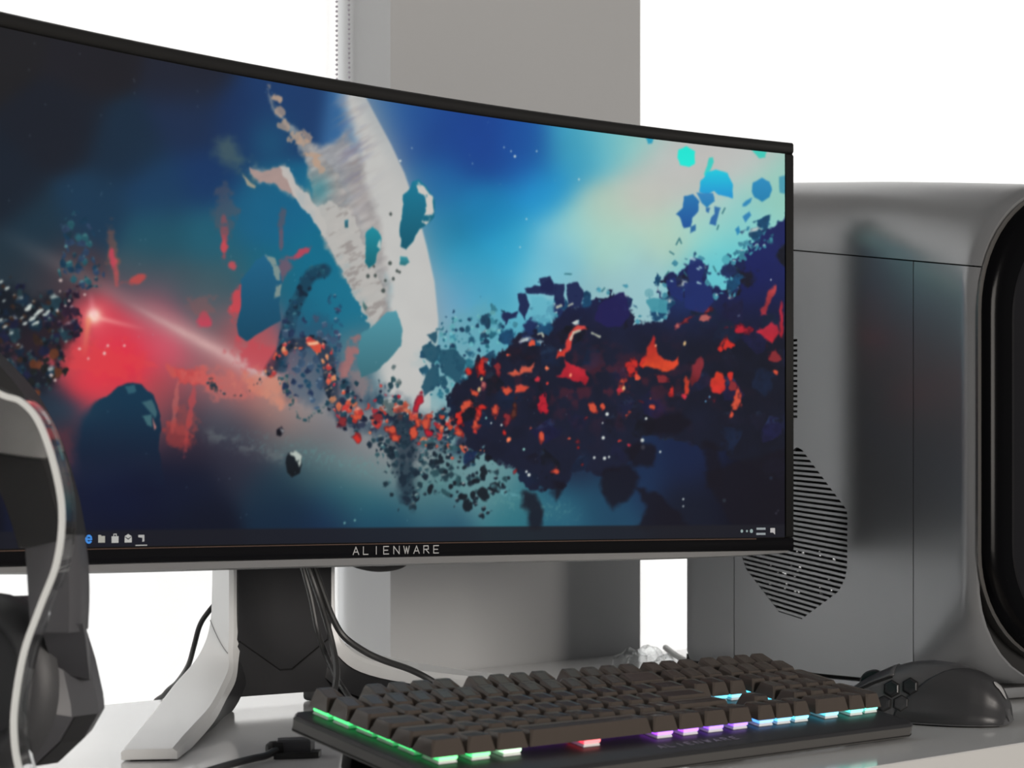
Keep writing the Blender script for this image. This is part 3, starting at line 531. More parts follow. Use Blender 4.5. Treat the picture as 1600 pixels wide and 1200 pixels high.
    # lower dark silhouettes in the right corner
    for pl_ in ([(820,766),(838,772),(848,800),(846,826),(828,824),(824,800),(818,792)], [(866,752),(880,750),(876,780),(870,786),(864,770)], [(950,730),(985,725),(1000,750),(980,780),(960,800),(952,786),(944,770),(938,752)], [(976,700),(1000,690),(1026,700),(1024,726),(990,730)], [(990,760),(1030,770),(1060,800),(1080,826),(996,826),(1010,790)], [(1060,640),(1080,660),(1060,680),(1010,676),(1000,660)], [(1100,740),(1160,720),(1232,700),(1232,826),(1150,826),(1120,780)], [(1100,690),(1118,690),(1130,760),(1105,760)]): fill(pl_, (20,18,32), .82, 6, 4, 5)
    for (x, y, rx, ry, ro) in ((733,790,8,11,0),(724,776,7,5,10),(741,776,4,8,10),(755,772,9,14,-30),(744,752,8,5,0),(756,736,7,10,0),(776,762,8,9,-30),(674,765,4,7,15),(706,760,4,4,0),(712,755,3,4,0)): comp((20,28,38), .94 * (1 - sm(.75, 1.1, blob(x, y, rx, ry, ro, .7))))
    fill([(728,706),(748,704),(744,716),(728,726)], (24,44,80), .9, 2, 3); comp((110,172,180), .55 * (1 - sm(.4, 1.1, blob(800, 770, 26, 8, 25, 1.2))) * sm(.4, .6, n3))
    # blue gaps and teal floaters upper right
    fill([(1222,230),(1233,243),(1215,247),(1210,232)], (60,190,190), .0)
    for pl_, c, c2 in (([(1061,234),(1074,228),(1087,236),(1087,256),(1078,261),(1064,258),(1060,246)], (36,232,214), (40,236,220)), ([(1109,246),(1115,245),(1117,252),(1112,262),(1104,276),(1101,272),(1106,258)], (70,206,194), (60,214,208)), ([(1106,268),(1120,264),(1138,270),(1147,288),(1146,310),(1134,306),(1124,304),(1117,298),(1108,304),(1094,300),(1096,282),(1102,276)], (36,206,226), (40,150,214)),
        ([(1090,301),(1116,302),(1118,314),(1106,324),(1098,318),(1094,310)], (60,140,196), (40,130,186)), ([(1070,306),(1084,303),(1094,314),(1092,330),(1084,340),(1080,354),(1070,356),(1064,340),(1058,334),(1068,324)], (44,124,182), (36,90,160)), ([(1118,322),(1127,324),(1124,336),(1120,352),(1110,350),(1112,340),(1118,334)], (56,116,172), (50,110,170)), ([(1104,324),(1111,324),(1109,332),(1104,330)], (60,120,170), (50,110,170)), ([(1080,354),(1088,350),(1088,360),(1080,364)], (50,110,164), (50,110,164)),
        ([(1178,286),(1192,277),(1204,284),(1208,296),(1204,308),(1192,315),(1180,308),(1176,298)], (50,146,196), (40,132,180)), ([(1161,318),(1168,312),(1177,309),(1174,316),(1166,322),(1161,322)], (54,142,190), (54,142,190)), ([(1162,338),(1172,330),(1175,336),(1166,348)], (56,136,186), (56,136,186)), ([(1150,358),(1155,353),(1158,362),(1153,367)], (50,140,186), (50,140,186)), ([(1168,354),(1173,353),(1171,360),(1167,360)], (60,130,160), (60,130,160)), ([(1218,276),(1232,272),(1232,304),(1220,300)], (80,160,180), (80,160,180)), ([(1176,233),(1199,236),(1197,246),(1187,247)], (70,206,190), (70,206,190)), ([(1009,212),(1023,215),(1020,224),(1014,225)], (44,160,192), (44,160,192))):
        d = sdf(pl_, 0, 1.2); P = np.array(pl_, float); t = np.clip((Y - P[:, 1].min()) / np.ptp(P[:, 1]), 0, 1)[..., None]; comp(np.array(c, float) * (1 - t) + np.array(c2, float) * t, 1 - sm(-1.3, 1.3, d))
    for (x0_, y0_, x1_, y1_) in ((1130,333,1134,325),(1122,358,1124,352),(1063,372,1066,380),(1058,382,1062,374),(1048,393,1054,397),(884,428,894,428),(1070,424,1074,430),(1116,416,1120,424),(1042,430,1046,424),(942,455,946,450)): comp((50,110,120), .8 * (1 - sm(.6, 1.8, seg(x0_, y0_, x1_, y1_)[0])))
    # fine stars, haze, taskbar
    stars = rg.rand(NV, NU) > .9997; stars &= ~((X > 560) & (X < 690) & (Y < 560)); comp((170,190,200), stars * .45 * (X < 900))
    tb = sm(0.1460, 0.1454, Zs); comp((30,31,40), tb * .88)
    for _ in range(2):
        D = np.pad(C, ((1, 1), (1, 1), (0, 0)), 'edge'); C = (D[:-2, 1:-1] + D[2:, 1:-1] + D[1:-1, :-2] + D[1:-1, 2:] + 2 * C) / 6
    C = np.clip(C, 0, 255) / 255.; C = np.clip(C - 0.026, 0, 1)
    return np.where(C <= .04045, C / 12.92, ((C + .055) / 1.055) ** 2.4)


# ------------------------------------------------------------------ monitor
MC = Vector((-0.0871, 1.588, 0)); MTH = math.radians(41.65); R = 1.9
mon = root('curved_monitor', MC, MTH)
tag(mon, 'wide curved monitor with black bezel, white stand and a space scene on screen', 'monitor')
MRI = Matrix.Rotation(-MTH, 3, 'Z')
def ml(p): return MRI @ (Vector(p) - MC)                          # world point -> monitor frame
ZB, ZT = 0.1233, 0.4753                                            # black front glass
def arc(s, off, z): a = s / R; return Vector(((R + off) * math.sin(a), (R + off) * math.cos(a) - R, z))
SW = 0.4065
AS, AZ0, AZ1 = 0.3985, 0.1342, 0.4656                              # lit picture area
def curved_bar(name, s0, s1, o0, o1, z0, z1, m, parent, n=48, bev=0.0):
    rings = []
    for i in range(n + 1):
        s = s0 + (s1 - s0) * i / n; b = bev
        ring = [(o0 + b, z0), (o1 - b, z0), (o1, z0 + b), (o1, z1 - b), (o1 - b, z1), (o0 + b, z1), (o0, z1 - b), (o0, z0 + b)] if b else [(o0, z0), (o1, z0), (o1, z1), (o0, z1)]
        rings.append([arc(s, o, z) for o, z in ring])
    v, f = loft(rings); return obj(name, v, f, m, parent, smooth=True, sharp=0.9)
fr = root('front_frame', (0, 0, 0)); fr.parent = mon
curved_bar('bezel_top', -SW, SW, 0.0, 0.013, AZ1, ZT, M['bezel_top'], mon, bev=0.0018)
curved_bar('bezel_bottom', -SW, SW, 0.0, 0.013, ZB, AZ0, M['black_glass'], mon, bev=0.001)
curved_bar('bezel_side', AS, SW, 0.0, 0.013, AZ0 + .0001, AZ1 - .0001, M['bezel_top'], mon, n=2, bev=0.0018)
curved_bar('bezel_side', -SW, -AS, 0.0, 0.013, AZ0 + .0001, AZ1 - .0001, M['bezel_top'], mon, n=2, bev=0.0018)
curved_bar('panel_core', -AS, AS, 0.0025, 0.0128, AZ0, AZ1, M['seam'], mon)
bpy.data.objects.remove(fr)
# copper coloured hairline along the lower picture edge
curved_bar('picture_edge_line', -AS, AS * 0.92, -0.0003, 0.0004, AZ0 - 0.0011, AZ0 - 0.0004, mat('copper_line', (0.14, 0.09, 0.07), 0.3, metal=0.5), mon)

def screen_mesh():
    NU, NV = 1101, 471
    s = np.linspace(-AS + 0.0005, AS - 0.0005, NU); z = np.linspace(AZ0 + 0.0005, AZ1 - 0.0005, NV)
    S, Z = np.meshgrid(s, z); A = S / R; off = 0.0012
    X = (R + off) * np.sin(A); Y = (R + off) * np.cos(A) - R
    co = np.stack([X, Y, Z], -1).reshape(-1, 3).astype(np.float32)
    idx = np.arange(NU * NV).reshape(NV, NU)
    q = np.stack([idx[:-1, :-1], idx[:-1, 1:], idx[1:, 1:], idx[1:, :-1]], -1).reshape(-1)
    me = bpy.data.meshes.new('screen'); nf = (NU - 1) * (NV - 1)
    me.vertices.add(NU * NV); me.vertices.foreach_set('co', co.ravel())
    me.loops.add(nf * 4); me.loops.foreach_set('vertex_index', q.astype(np.int32))
    me.polygons.add(nf); me.polygons.foreach_set('loop_start', np.arange(0, nf * 4, 4, dtype=np.int32))
    me.update(calc_edges=True)
    me.polygons.foreach_set('use_smooth', np.ones(nf, dtype=bool))
    col = wallpaper(S, Z).reshape(-1, 3)
    ca = me.color_attributes.new('picture', 'FLOAT_COLOR', 'POINT')
    ca.data.foreach_set('color', np.concatenate([col, np.ones((len(col), 1))], 1).astype(np.float32).ravel())
    m = bpy.data.materials.new('lit_screen'); m.use_nodes = True; nt = m.node_tree; p = nt.nodes['Principled BSDF']
    at_ = nt.nodes.new('ShaderNodeVertexColor'); at_.layer_name = 'picture'
    p.inputs['Base Color'].default_value = (0.004, 0.004, 0.004, 1); p.inputs['Roughness'].default_value = 0.38
    p.inputs['Specular IOR Level'].default_value = 0.10
    nt.links.new(at_.outputs['Color'], p.inputs['Emission Color']); p.inputs['Emission Strength'].default_value = 1.0
    me.materials.append(m)
    o = bpy.data.objects.new('screen', me); COL.objects.link(o); o.parent = mon
    tag(o, 'lit screen showing a planet, blue sky and drifting rocks with red glow')
    return o
scr = screen_mesh()

# taskbar marks, flat on the screen
def icon(name, s, z, polys, c, e=0.8):
    m = mat('icon_light', (0.02, 0.02, 0.02), 0.5, emit=c, estr=e)
    V = []; F = []
    for poly in polys:
        k = len(V); V += [arc(s + x, 0.0008, z + y) for x, y in poly]; F.append(tuple(range(k, len(V))))
    o = obj(name, V, F, m, scr); return o
def circ(cx, cy, r, a0=0, a1=360, n=12): return [(cx + r * math.cos(math.radians(a0 + (a1 - a0) * i / n)), cy + r * math.sin(math.radians(a0 + (a1 - a0) * i / n))) for i in range(n + (a1 - a0 < 360))]
def rect(x0, x1, y0, y1): return [(x0, y0), (x1, y0), (x1, y1), (x0, y1)]
TZ = 0.1400
def s_at(px):                                                     # arc length along the screen for an image pixel column seen by this camera
    lo, hi = -AS, AS
    for _ in range(40):
        md_ = (lo + hi) / 2; p = arc(md_, 0, 0); wx_ = MC.x + p.x * math.cos(MTH) - p.y * math.sin(MTH); wy_ = MC.y + p.x * math.sin(MTH) + p.y * math.cos(MTH)
        if 800 + FPX * wx_ / wy_ < px: lo = md_
        else: hi = md_
    return lo
def ring_arc(r0, r1, a0, a1, n=12):
    o = circ(0, 0, r1, a0, a1, n); i = circ(0, 0, r0, a0, a1, n); return [[o[k], o[k + 1], i[k + 1], i[k]] for k in range(n)]
# positions are arc lengths along the screen
icon('browser_icon', s_at(140), TZ, ring_arc(0.0015, 0.0030, 20, 330) + [rect(-0.0022, 0.0028, -0.0006, 0.0006)], (0.03, 0.25, 0.75), 0.9)
icon('folder_icon', s_at(160), TZ, [rect(-0.0028, 0.0028, -0.0024, 0.0020), rect(-0.0028, -0.0004, 0.0020, 0.0027)], (0.42, 0.41, 0.36))
icon('store_icon', s_at(181), TZ, [rect(-0.0029, 0.0029, -0.0027, 0.0017), rect(-0.0014, -0.0008, 0.0017, 0.0032), rect(0.0008, 0.0014, 0.0017, 0.0032), rect(-0.0014, 0.0014, 0.0028, 0.0034)], (0.5, 0.5, 0.48))
icon('mail_icon', s_at(201.5), TZ, [[(-0.003, -0.0026), (0.003, -0.0026), (0.003, 0.0012), (0.0, -0.0008), (-0.003, 0.0012)], [(-0.003, 0.0016), (0.0, 0.0031), (0.003, 0.0016), (0.0, 0.0001)]], (0.52, 0.52, 0.5))
icon('app_icon', s_at(222), TZ, [[(-0.0026, 0.0024), (0.0026, 0.0024), (0.0026, -0.002), (0.0008, -0.0024), (0.0010, 0.0004), (-0.0026, 0.0008)], rect(-0.0050, 0.0050, -0.0050, -0.0043)], (0.45, 0.45, 0.44))
for sx, rr in ((s_at(1160), 0.0014), (s_at(1168), 0.0010), (s_at(1175), 0.0017)): icon('tray_icon', sx, TZ + 0.0002, [circ(0, 0, rr)], (0.28, 0.38, 0.38))
icon('clock_text', s_at(1190), TZ, [rect(-0.0048, 0.0048, 0.0012, 0.0030), rect(-0.0050, 0.0048, -0.0032, -0.0014)], (0.30, 0.34, 0.36))
icon('notification_icon', s_at(1208), TZ, [[(-0.0024, 0.0026), (0.0026, 0.0026), (0.0026, -0.003), (0.0004, -0.0012), (-0.0024, -0.0012)]], (0.50, 0.48, 0.48))
letters('logo_letter', 'ALIENWARE', lambda x, y: arc(x, -0.0004, (ZB + AZ0) / 2 - 0.0001 + y), 0.0053, 0.0056, 0.00965, 0.00075, M['silver_logo'], mon)

# light grey lower lip of the shell under the glass, and the back shell, coloured dark to deepen the shade around it
rings = []
for i in range(49):
    s = -0.402 + 0.804 * i / 48; e = 1 - abs(s / 0.402) ** 6; d = 0.0066 * (0.35 + 0.65 * e)
    rings.append([arc(s, 0.0015, ZB - 0.0002), arc(s, 0.0025, ZB - d * 0.8), arc(s, 0.006, ZB - d), arc(s, 0.02, ZB - d), arc(s, 0.026, ZB - d * 0.5), arc(s, 0.026, ZB - 0.0002)])
v, f = loft(rings); obj('lower_lip', v, f, M['silver_strip'], mon, smooth=True)
NU2, NV2 = 40, 18; V = []; F = []
def shell_off(s, z):
    a = max(0, 1 - abs(s / 0.404) ** 3); b = max(0, 1 - abs((z - (ZB + ZT) / 2) / 0.1745) ** 4)
    return 0.0132 + 0.004 * min(1, a * 6) * min(1, b * 6) + 0.058 * a ** 1.3 * b ** 0.9
for layer in (0, 1):
    for j in range(NV2 + 1):
        for i in range(NU2 + 1):
            s = -0.404 + 0.808 * i / NU2; z = ZB + 0.0015 + (ZT - ZB - 0.003) * j / NV2
            V.append(arc(s, 0.0131 if layer == 0 else shell_off(s, z), z))
n1 = (NU2 + 1) * (NV2 + 1)
for j in range(NV2):
    for i in range(NU2):
        a = j * (NU2 + 1) + i; F.append((a, a + 1, a + NU2 + 2, a + NU2 + 1)); F.append(tuple(n1 + q for q in (a, a + NU2 + 1, a + NU2 + 2, a + 1)))
for i in range(NU2):
    F.append((i, n1 + i, n1 + i + 1, i + 1)); b = NV2 * (NU2 + 1) + i; F.append((b, b + 1, n1 + b + 1, n1 + b))
for j in range(NV2):
    a = j * (NU2 + 1); F.append((a, a + NU2 + 1, n1 + a + NU2 + 1, n1 + a)); b = a + NU2; F.append((b, n1 + b, n1 + b + NU2 + 1, b + NU2 + 1))
obj('back_shell', V, F, M['back_dark'], mon, smooth=True)
box('mount_block', -0.05, 0.05, 0.05, 0.145, 0.235, 0.335, M['dark_plastic'], mon, bev=0.006)

# stand: dark core with a chevron joint, a white ribbon running down each side and out along a foot
def L(p): return ml(at(*p))
stations = [  # (outer edge, inner edge, offset to the hidden side)  edges in image pixels, with distance
    ((330, 800, 1.684), (361, 800, 1.660), (0.007, 0.010, 0)), ((330, 880, 1.684), (361, 880, 1.660), (0.007, 0.010, 0)),
    ((329, 935, 1.684), (361, 955, 1.660), (0.007, 0.010, 0)), ((327, 968, 1.682), (361, 990, 1.658), (0.007, 0.010, -0.002)),
    ((319, 1000, 1.672), (361, 1018, 1.652), (0.005, 0.008, -0.006)), ((303, 1030, 1.645), (363, 1044, 1.634), (0.002, 0.005, -0.010)),
    ((272, 1066, 1.585), (353, 1070, 1.588), (0.0, 0.003, -0.011)), ((240, 1108, 1.490), (334, 1104, 1.500), (0.0, 0.002, -0.011)),
    ((209, 1146, 1.398), (300, 1142, 1.404), (0.0, 0.001, -0.011)), ((192, 1167, 1.346), (281, 1164, 1.352), (0.0, 0.0, -0.0095)),
    ((189, 1172, 1.337), (277, 1169, 1.342), (0.0, 0.0, -0.0085))]
colm = []
for (a, b, o) in stations: colm.append((L(a), L(b), MRI @ Vector(o)))
def subdiv(A, k=5):
    cols = [catmull([x[i] for x in A], k) for i in range(3)]; return list(zip(*cols))
fine = subdiv(colm, 5)
def ribbon(mirror):
    g = (lambda p: Vector((-p.x, p.y, p.z))) if mirror else (lambda p: p)
    rings = []
    for a, b, o in fine:
        d = (b - a).normalized() * 0.002; q = o * 0.18
        rings.append([g(x) for x in (a + d, b - d * 1.6, b + q * 1.4, b + o, a + o, a + q)])
    for rg_ in rings:
        for p in rg_: p.z = max(p.z, 0.0012)
    v, f = loft(rings); leg = obj('stand_leg', v, f, M['white_shell'], mon, smooth=True, sharp=0.5)
    rings = []                                                    # dark underside of the foot
    for a, b, o in fine[12:]:
        w = (a - b); n = o.normalized(); z = min(a.z, b.z)
        depth = min(0.020, max(0.0015, z - 0.012))
        rings.append([g(x) for x in (b + w * 0.06 + o, a - w * 0.12 + o, a - w * 0.2 + o + n * depth * .6, b + w * 0.08 + o + n * depth)])
    for rg_ in rings:
        for p in rg_: p.z = max(p.z, 0.0010)
    v, f = loft(rings); obj('leg_core', v, f, M['dark_plastic'], leg, smooth=True)
    t0, t1 = fine[-1], fine[-9]
    rings = []
    for a, b, o in (fine[-9], fine[-6], fine[-2]):
        w = (a - b); base = [b + w * 0.15 + o, a - w * 0.15 + o]
        rings.append([g(x) for x in (base[0], base[1], Vector((base[1].x, base[1].y, 0.0002)), Vector((base[0].x, base[0].y, 0.0002)))])
    for rg_ in rings:
        for p in rg_: p.z = max(p.z, 0.0002)
    v, f = loft(rings); obj('rubber_foot', v, f, M['rubber'], leg)
    # fine joint line between the upright and the foot
    pts_ = []
    for k in range(7):
        u_ = k / 6; st_ = fine[15 + k if 15 + k < len(fine) else -1]; p = st_[0].lerp(st_[1], 0.05 + 0.83 * u_) - st_[2].normalized() * 0.0003; pts_.append(g(p))
    tube('leg_joint', pts_, 0.00035, M['silver_strip'], leg, n=5, k=1)
    return leg
ribbon(False); ribbon(True)
def flare(z):                                                     # half width of the dark core
    return 0.0455 + 0.050 * max(0.0, (0.062 - z) / 0.05) ** 2
zs = [0.0115, 0.022, 0.028, 0.034, 0.042, 0.05, 0.062, 0.12, 0.26]
outline = [(-flare(z), z) for z in zs] + [(flare(z), z) for z in zs[::-1]]
prism('stand_column', outline, 1, 0.142, 0.164, M['dark_panel'], mon)
# lower piece below the chevron joint
low = [(-flare(z) + 0.0006, z) for z in zs[:5]] + [(-0.0448, 0.0545), (-0.006, 0.0300), (0.006, 0.0300), (0.0448, 0.0545)] + [(flare(z) - 0.0006, z) for z in zs[:5][::-1]]
prism('column_foot', [(x, z - .0002) for x, z in low], 1, 0.1412, 0.143, M['dark_plastic'], mon)
jl = [(-0.0450, 0.0556), (-0.006, 0.0311), (0.006, 0.0311), (0.0450, 0.0556), (0.0450, 0.0546), (0.006, 0.0301), (-0.006, 0.0301), (-0.0450, 0.0546)]
prism('chevron_joint', jl, 1, 0.1408, 0.1425, M['seam'], mon)
for sg in (-1, 1): box('rear_foot', sg * 0.065 - 0.020, sg * 0.065 + 0.020, 0.146, 0.182, 0.0003, 0.0120, M['rubber'], mon, bev=0.003)

# ------------------------------------------------------------------ computer tower
TW = root('computer_tower', (0.1572, 2.018, 0.0085), math.radians(-56)); TW.scale = (0.866, 1, 0.951)
tag(TW, 'satin grey desktop computer tower with slotted side vents and black oval front', 'computer')
TWID = 0.223; TLEN = 0.440
def top_z(t):
    z = 0.4903 - 0.1088 * t
    if t < 0.04: z -= 0.045 * (1 - math.sqrt(max(0, 1 - ((0.04 - t) / 0.04) ** 2)))
    return z
def edge(t):
    rr = 0.03
    if t < rr: return 0.022 * (1 - math.sqrt(max(0, 1 - ((rr - t) / rr) ** 2)))
    if t > TLEN - 0.012: return 0.006 * ((t - TLEN + 0.012) / 0.012) ** 2
    return 0.0
def rtop(t): return 0.062 if t < 0.25 else 0.062 + 0.046 * ((t - 0.25) / (TLEN - 0.25)) ** 1.5
def rbot(t): return 0.006 if t < 0.33 else 0.006 + 0.085 * ((t - 0.33) / (TLEN - 0.33)) ** 1.6
def side_y(t, z):
    y = edge(t); T = top_z(t); r = rtop(t); b = rbot(t)
    if z > T - r: d = min(r, z - (T - r)); y += r - math.sqrt(max(0, r * r - d * d))
    if z < b + 0.006: d = min(b, b + 0.006 - z); y += b - math.sqrt(max(0, b * b - d * d))
    return y
def seam_z(t): return 0.4287 - 0.1447 * t
ts = [0.0, 0.004, 0.010, 0.018, 0.03, 0.06, 0.1, 0.15, 0.2, 0.25, 0.28, 0.31, 0.34, 0.36, 0.38, 0.40, 0.415, 0.428, 0.434, 0.44]
rings = []
for t in ts:
    T = top_z(t); s = seam_z(t); near = []
    zz = [s + (T - r0 * 0 - s) * 0 for r0 in (0,)]
    for k in range(15):
        ang = k / 14; z = s + (T - s) * math.sin(ang * math.pi / 2); near.append((side_y(t, min(z, T)), z))
    near[-1] = (edge(t) + rtop(t), T)
    far = [(TWID - y, z) for y, z in near[::-1]]
    rings.append([Vector((t, y, z)) for y, z in near + far])
v, f = loft(rings); obj('top_shell', v, f, M['tower'], TW, smooth=True, sharp=0.7)
rings = []
for t in [0.006, 0.02, 0.06, 0.1, 0.2, 0.3, 0.34, 0.36, 0.38, 0.40, 0.415, 0.43]:
    zz = [0.010 + (seam_z(t) + 0.012 - 0.010) * k / 24 for k in range(25)]; near = [(side_y(t, z) + 0.0068, z) for z in zz]
    rings.append([Vector((t, y, z)) for y, z in near + [(TWID - y, z) for y, z in near[::-1]]])
v, f = loft(rings); obj('chassis', v, f, M['vent_dark'], TW)
def side_patch(name, t0, t1, far=False, n=10, z0=0.0065):
    """a thick panel that follows the body surface from the base up to the sloping joint"""
    V = []; F = []; tt = [t0 + (t1 - t0) * i / n for i in range(n + 1)]; nz = 26
    for lay in (0, 0.003):
        for t in tt:
            top = seam_z(t) - 0.0012
            for j in range(nz + 1):
                u = j / nz; u = u * u * (3 - 2 * u) * 0.5 + u * 0.5; z = z0 + (top - z0) * u
                y = side_y(t, z) + lay; V.append((t, TWID - y if far else y, z))
    k = nz + 1; N = (n + 1) * k
    for i in range(n):
        for j in range(nz):
            a = i * k + j; F.append((a, a + k, a + k + 1, a + 1)); F.append((N + a, N + a + 1, N + a + k + 1, N + a + k))
    for i in range(n):
        a = i * k; F.append((a, N + a, N + a + k, a + k)); b = a + nz; F.append((b, b + k, N + b + k, N + b))
    for j in range(nz):
        F.append((j, j + 1, N + j + 1, N + j)); b = n * k + j; F.append((b, N + b, N + b + 1, b + 1))
    return obj(name, V, F, M['tower'], TW, smooth=True, sharp=0.7)
side_patch('rear_side_panel', 0.0, 0.0978, n=14)
side_patch('front_side_panel', 0.3650, TLEN, n=16)
side_patch('far_side_panel', 0.0, TLEN, far=True, n=24)
# main side panel with two vent openings
T0, T1 = 0.0990, 0.3640
outer = [(T0, 0.0065), (T1, 0.0065), (T1, seam_z(T1) - 0.0012), (T0, seam_z(T0) - 0.0012)]
vent_low = [(0.1975, 0.2160), (0.2060, 0.2130), (0.2719, 0.1575), (0.2730, 0.1500), (0.2725, 0.1060), (0.2700, 0.0960), (0.2600, 0.0830), (0.2050, 0.0555), (0.1700, 0.0610), (0.1180, 0.1000), (0.1120, 0.1100), (0.1100, 0.1500), (0.1200, 0.1750)]
vent_up = [(0.1985, 0.3170), (0.1985, 0.2420), (0.1700, 0.2380), (0.1250, 0.2700), (0.1250, 0.2950), (0.1600, 0.3170)]
side = root('side_panel_tmp', (0, 0, 0)); bpy.data.objects.remove(side)
loops = [outer, vent_low, vent_up]
tri = geometry.tessellate_polygon([[Vector((x, z, 0)) for x, z in lp] for lp in loops])
flat = [p for lp in loops for p in lp]; N = len(flat)
V = [(x, 0.0, z) for x, z in flat] + [(x, 0.003, z) for x, z in flat]
F = [tuple(t) for t in tri] + [tuple(N + q for q in t) for t in tri]; k = 0
for lp in loops:
    for i in range(len(lp)): j = (i + 1) % len(lp); F.append((k + i, k + j, N + k + j, N + k + i))
    k += len(lp)
panel = obj('side_panel', V, F, M['tower'], TW)
def span(poly, z0, slope, tref):                                  # where the sloping line crosses the outline
    xs = []
    for i in range(len(poly)):
        (xa, za), (xb, zb) = poly[i], poly[(i + 1) % len(poly)]
        fa = za - z0 - slope * (xa - tref); fb = zb - z0 - slope * (xb - tref)
        if (fa > 0) != (fb > 0): u = fa / (fa - fb); xs.append(xa + (xb - xa) * u)
    return (min(xs), max(xs)) if len(xs) >= 2 else None
PITCH = 0.00475
def slats(poly, z_from, z_to, s_lo, s_hi):
    z = z_from; i = 0
    while z < z_to:
        slope = s_lo + (s_hi - s_lo) * (z - z_from) / (z_to - z_from); sp = span(poly, z, slope, 0.2)
        if sp and sp[1] - sp[0] > 0.004:
            a, b = sp; h = PITCH * 0.25; V = []
            for y in (0.0003, 0.0026):
                for (x, dz) in ((a - .0004, -h), (b + .0004, -h), (b + .0004, h), (a - .0004, h)): V.append((x, y, z + slope * (x - 0.2) + dz))
            obj('vent_slat', V, [(0, 1, 2, 3), (4, 7, 6, 5), (0, 4, 5, 1), (1, 5, 6, 2), (2, 6, 7, 3), (3, 7, 4, 0)], M['tower'], panel)
        z += PITCH; i += 1
slats(vent_low, 0.0585, 0.2150, -0.15, -0.05)
slats(vent_up, 0.2420, 0.3160, -0.04, -0.04)
for (x, z, w) in ((0.196, 0.118, .004), (0.203, 0.116, .002), (0.232, 0.117, .006), (0.247, 0.113, .003), (0.150, 0.104, .003), (0.170, 0.098, .010), (0.182, 0.103, .004), (0.188, 0.094, .005), (0.196, 0.101, .004),
                  (0.155, 0.089, .006), (0.171, 0.084, .004), (0.181, 0.088, .008), (0.192, 0.080, .009), (0.228, 0.086, .004), (0.235, 0.081, .009), (0.246, 0.084, .003), (0.241, 0.0935, .003)):
    for q in range(3):
        xx = x + rnd.uniform(-w, w); z2 = z + rnd.uniform(-.0025, .0025); r_ = rnd.uniform(.0006, .0013)
        box('bright_component', xx - r_ * 1.5, xx + r_ * 1.5, 0.0040, 0.0066, z2 - r_, z2 + r_, M['glint'], TW, bev=0.0004, seg=1)
# front: bright rim and glossy black oval
def front_outline(inset, n=14):
    w = TWID / 2 - 0.006 - inset; zt = top_z(TLEN) - 0.004 - inset; zb = 0.022 + inset * 0.8; rT = 0.112 - inset * .6; rB = 0.100 - inset * .6; c = TWID / 2; out = []
    rT = min(rT, w + .012); rB = min(rB, w + .012)
    for k in range(n + 1):
        a = math.pi / 2 * k / n; out.append((c - w * math.cos(a), zt - rT + rT * math.sin(a)))
    for k in range(1, n + 1):
        a = math.pi / 2 * k / n; out.append((c + w * math.sin(a), zt - rT + rT * math.cos(a)))
    for k in range(n + 1):
        a = math.pi / 2 * k / n; out.append((c + w * math.cos(a), zb + rB - rB * math.sin(a)))
    for k in range(1, n + 1):
        a = math.pi / 2 * k / n; out.append((c - w * math.sin(a), zb + rB - rB * math.cos(a)))
    return out
def fring(t, inset): return [Vector((t, y, z)) for y, z in front_outline(inset)]
v, f = loft([fring(0.428, 0.0), fring(0.4425, -0.0008), fring(0.4440, 0.0006), fring(0.4436, 0.0022)]); obj('front_rim', v, f, M['rim'], TW, smooth=True)
v, f = loft([fring(0.438, 0.0018), fring(0.4470, 0.0022), fring(0.4515, 0.008), fring(0.4528, 0.020), fring(0.4500, 0.030)]); obj('front_bezel', v, f, M['tower_black'], TW, smooth=True, sharp=1.2)
v, f = loft([fring(0.4495, 0.031), fring(0.4512, 0.033), fring(0.4506, 0.06)]); obj('front_grille', v, f, M['tower_recess'], TW, smooth=True)
box('base', 0.006, 0.412, 0.008, TWID - 0.008, 0.0020, 0.0125, M['seam'], TW)
box('plinth', 0.010, 0.420, 0.004, TWID - 0.004, -0.0070, 0.0028, M['tower'], TW, bev=0.002)
for x in (0.04, 0.39):
    for y in (0.03, TWID - 0.03): box('foot', x - 0.02, x + 0.02, y - 0.012, y + 0.012, -0.0088, -0.0065, M['rubber'], TW, bev=0.0008)
box('rear_plate', -0.0005, 0.01, 0.024, TWID - 0.024, 0.02, 0.40, M['dark_plastic'], TW)

# ------------------------------------------------------------------ keyboard
KTH = math.radians(44.72); KTILT = math.radians(11.5)
KB = root('mechanical_keyboard', (-0.0454, 1.1790, 0.0168), KTH, KTILT)
tag(KB, 'black full-size mechanical keyboard with colourful key lighting, in front of the monitor', 'keyboard')
U = 0.01905; KW = 22.5 * U
x0, x1, yf, yr = -0.011, KW + 0.006, -0.0262, 0.1165
def plate_outline(i):
    c = 0.007; X0, X1, Y0, Y1 = x0 + i, x1 - i, yf + i, yr - i
    return [(X0 + c * .4, Y0), (X1 - c, Y0), (X1 - c * .3, Y0 + c * .3), (X1, Y0 + c), (X1, Y1 - c), (X1 - c, Y1), (X0 + c, Y1), (X0, Y1 - c), (X0, Y0 + c * .4)]
def kring(i, z): return [Vector((x, y, z)) for x, y in plate_outline(i)]
v, f = loft([kring(0.003, -0.0114), kring(0.0, -0.0098), kring(0.0, -0.0026), kring(0.0008, -0.0020)]); obj('case', v, f, M['kb_side'], KB, smooth=True, sharp=0.4)
v, f = loft([kring(-0.0002, -0.0092), kring(-0.0002, -0.0084)]); obj('case_line', v, f, M['seam'], KB)
v, f = loft([kring(-0.0002, -0.0027), kring(-0.0002, -0.0020), kring(0.0008, -0.0005), kring(0.0022, 0.0)]); obj('top_plate', v, f, M['kb_plate'], KB, smooth=True, sharp=0.4)
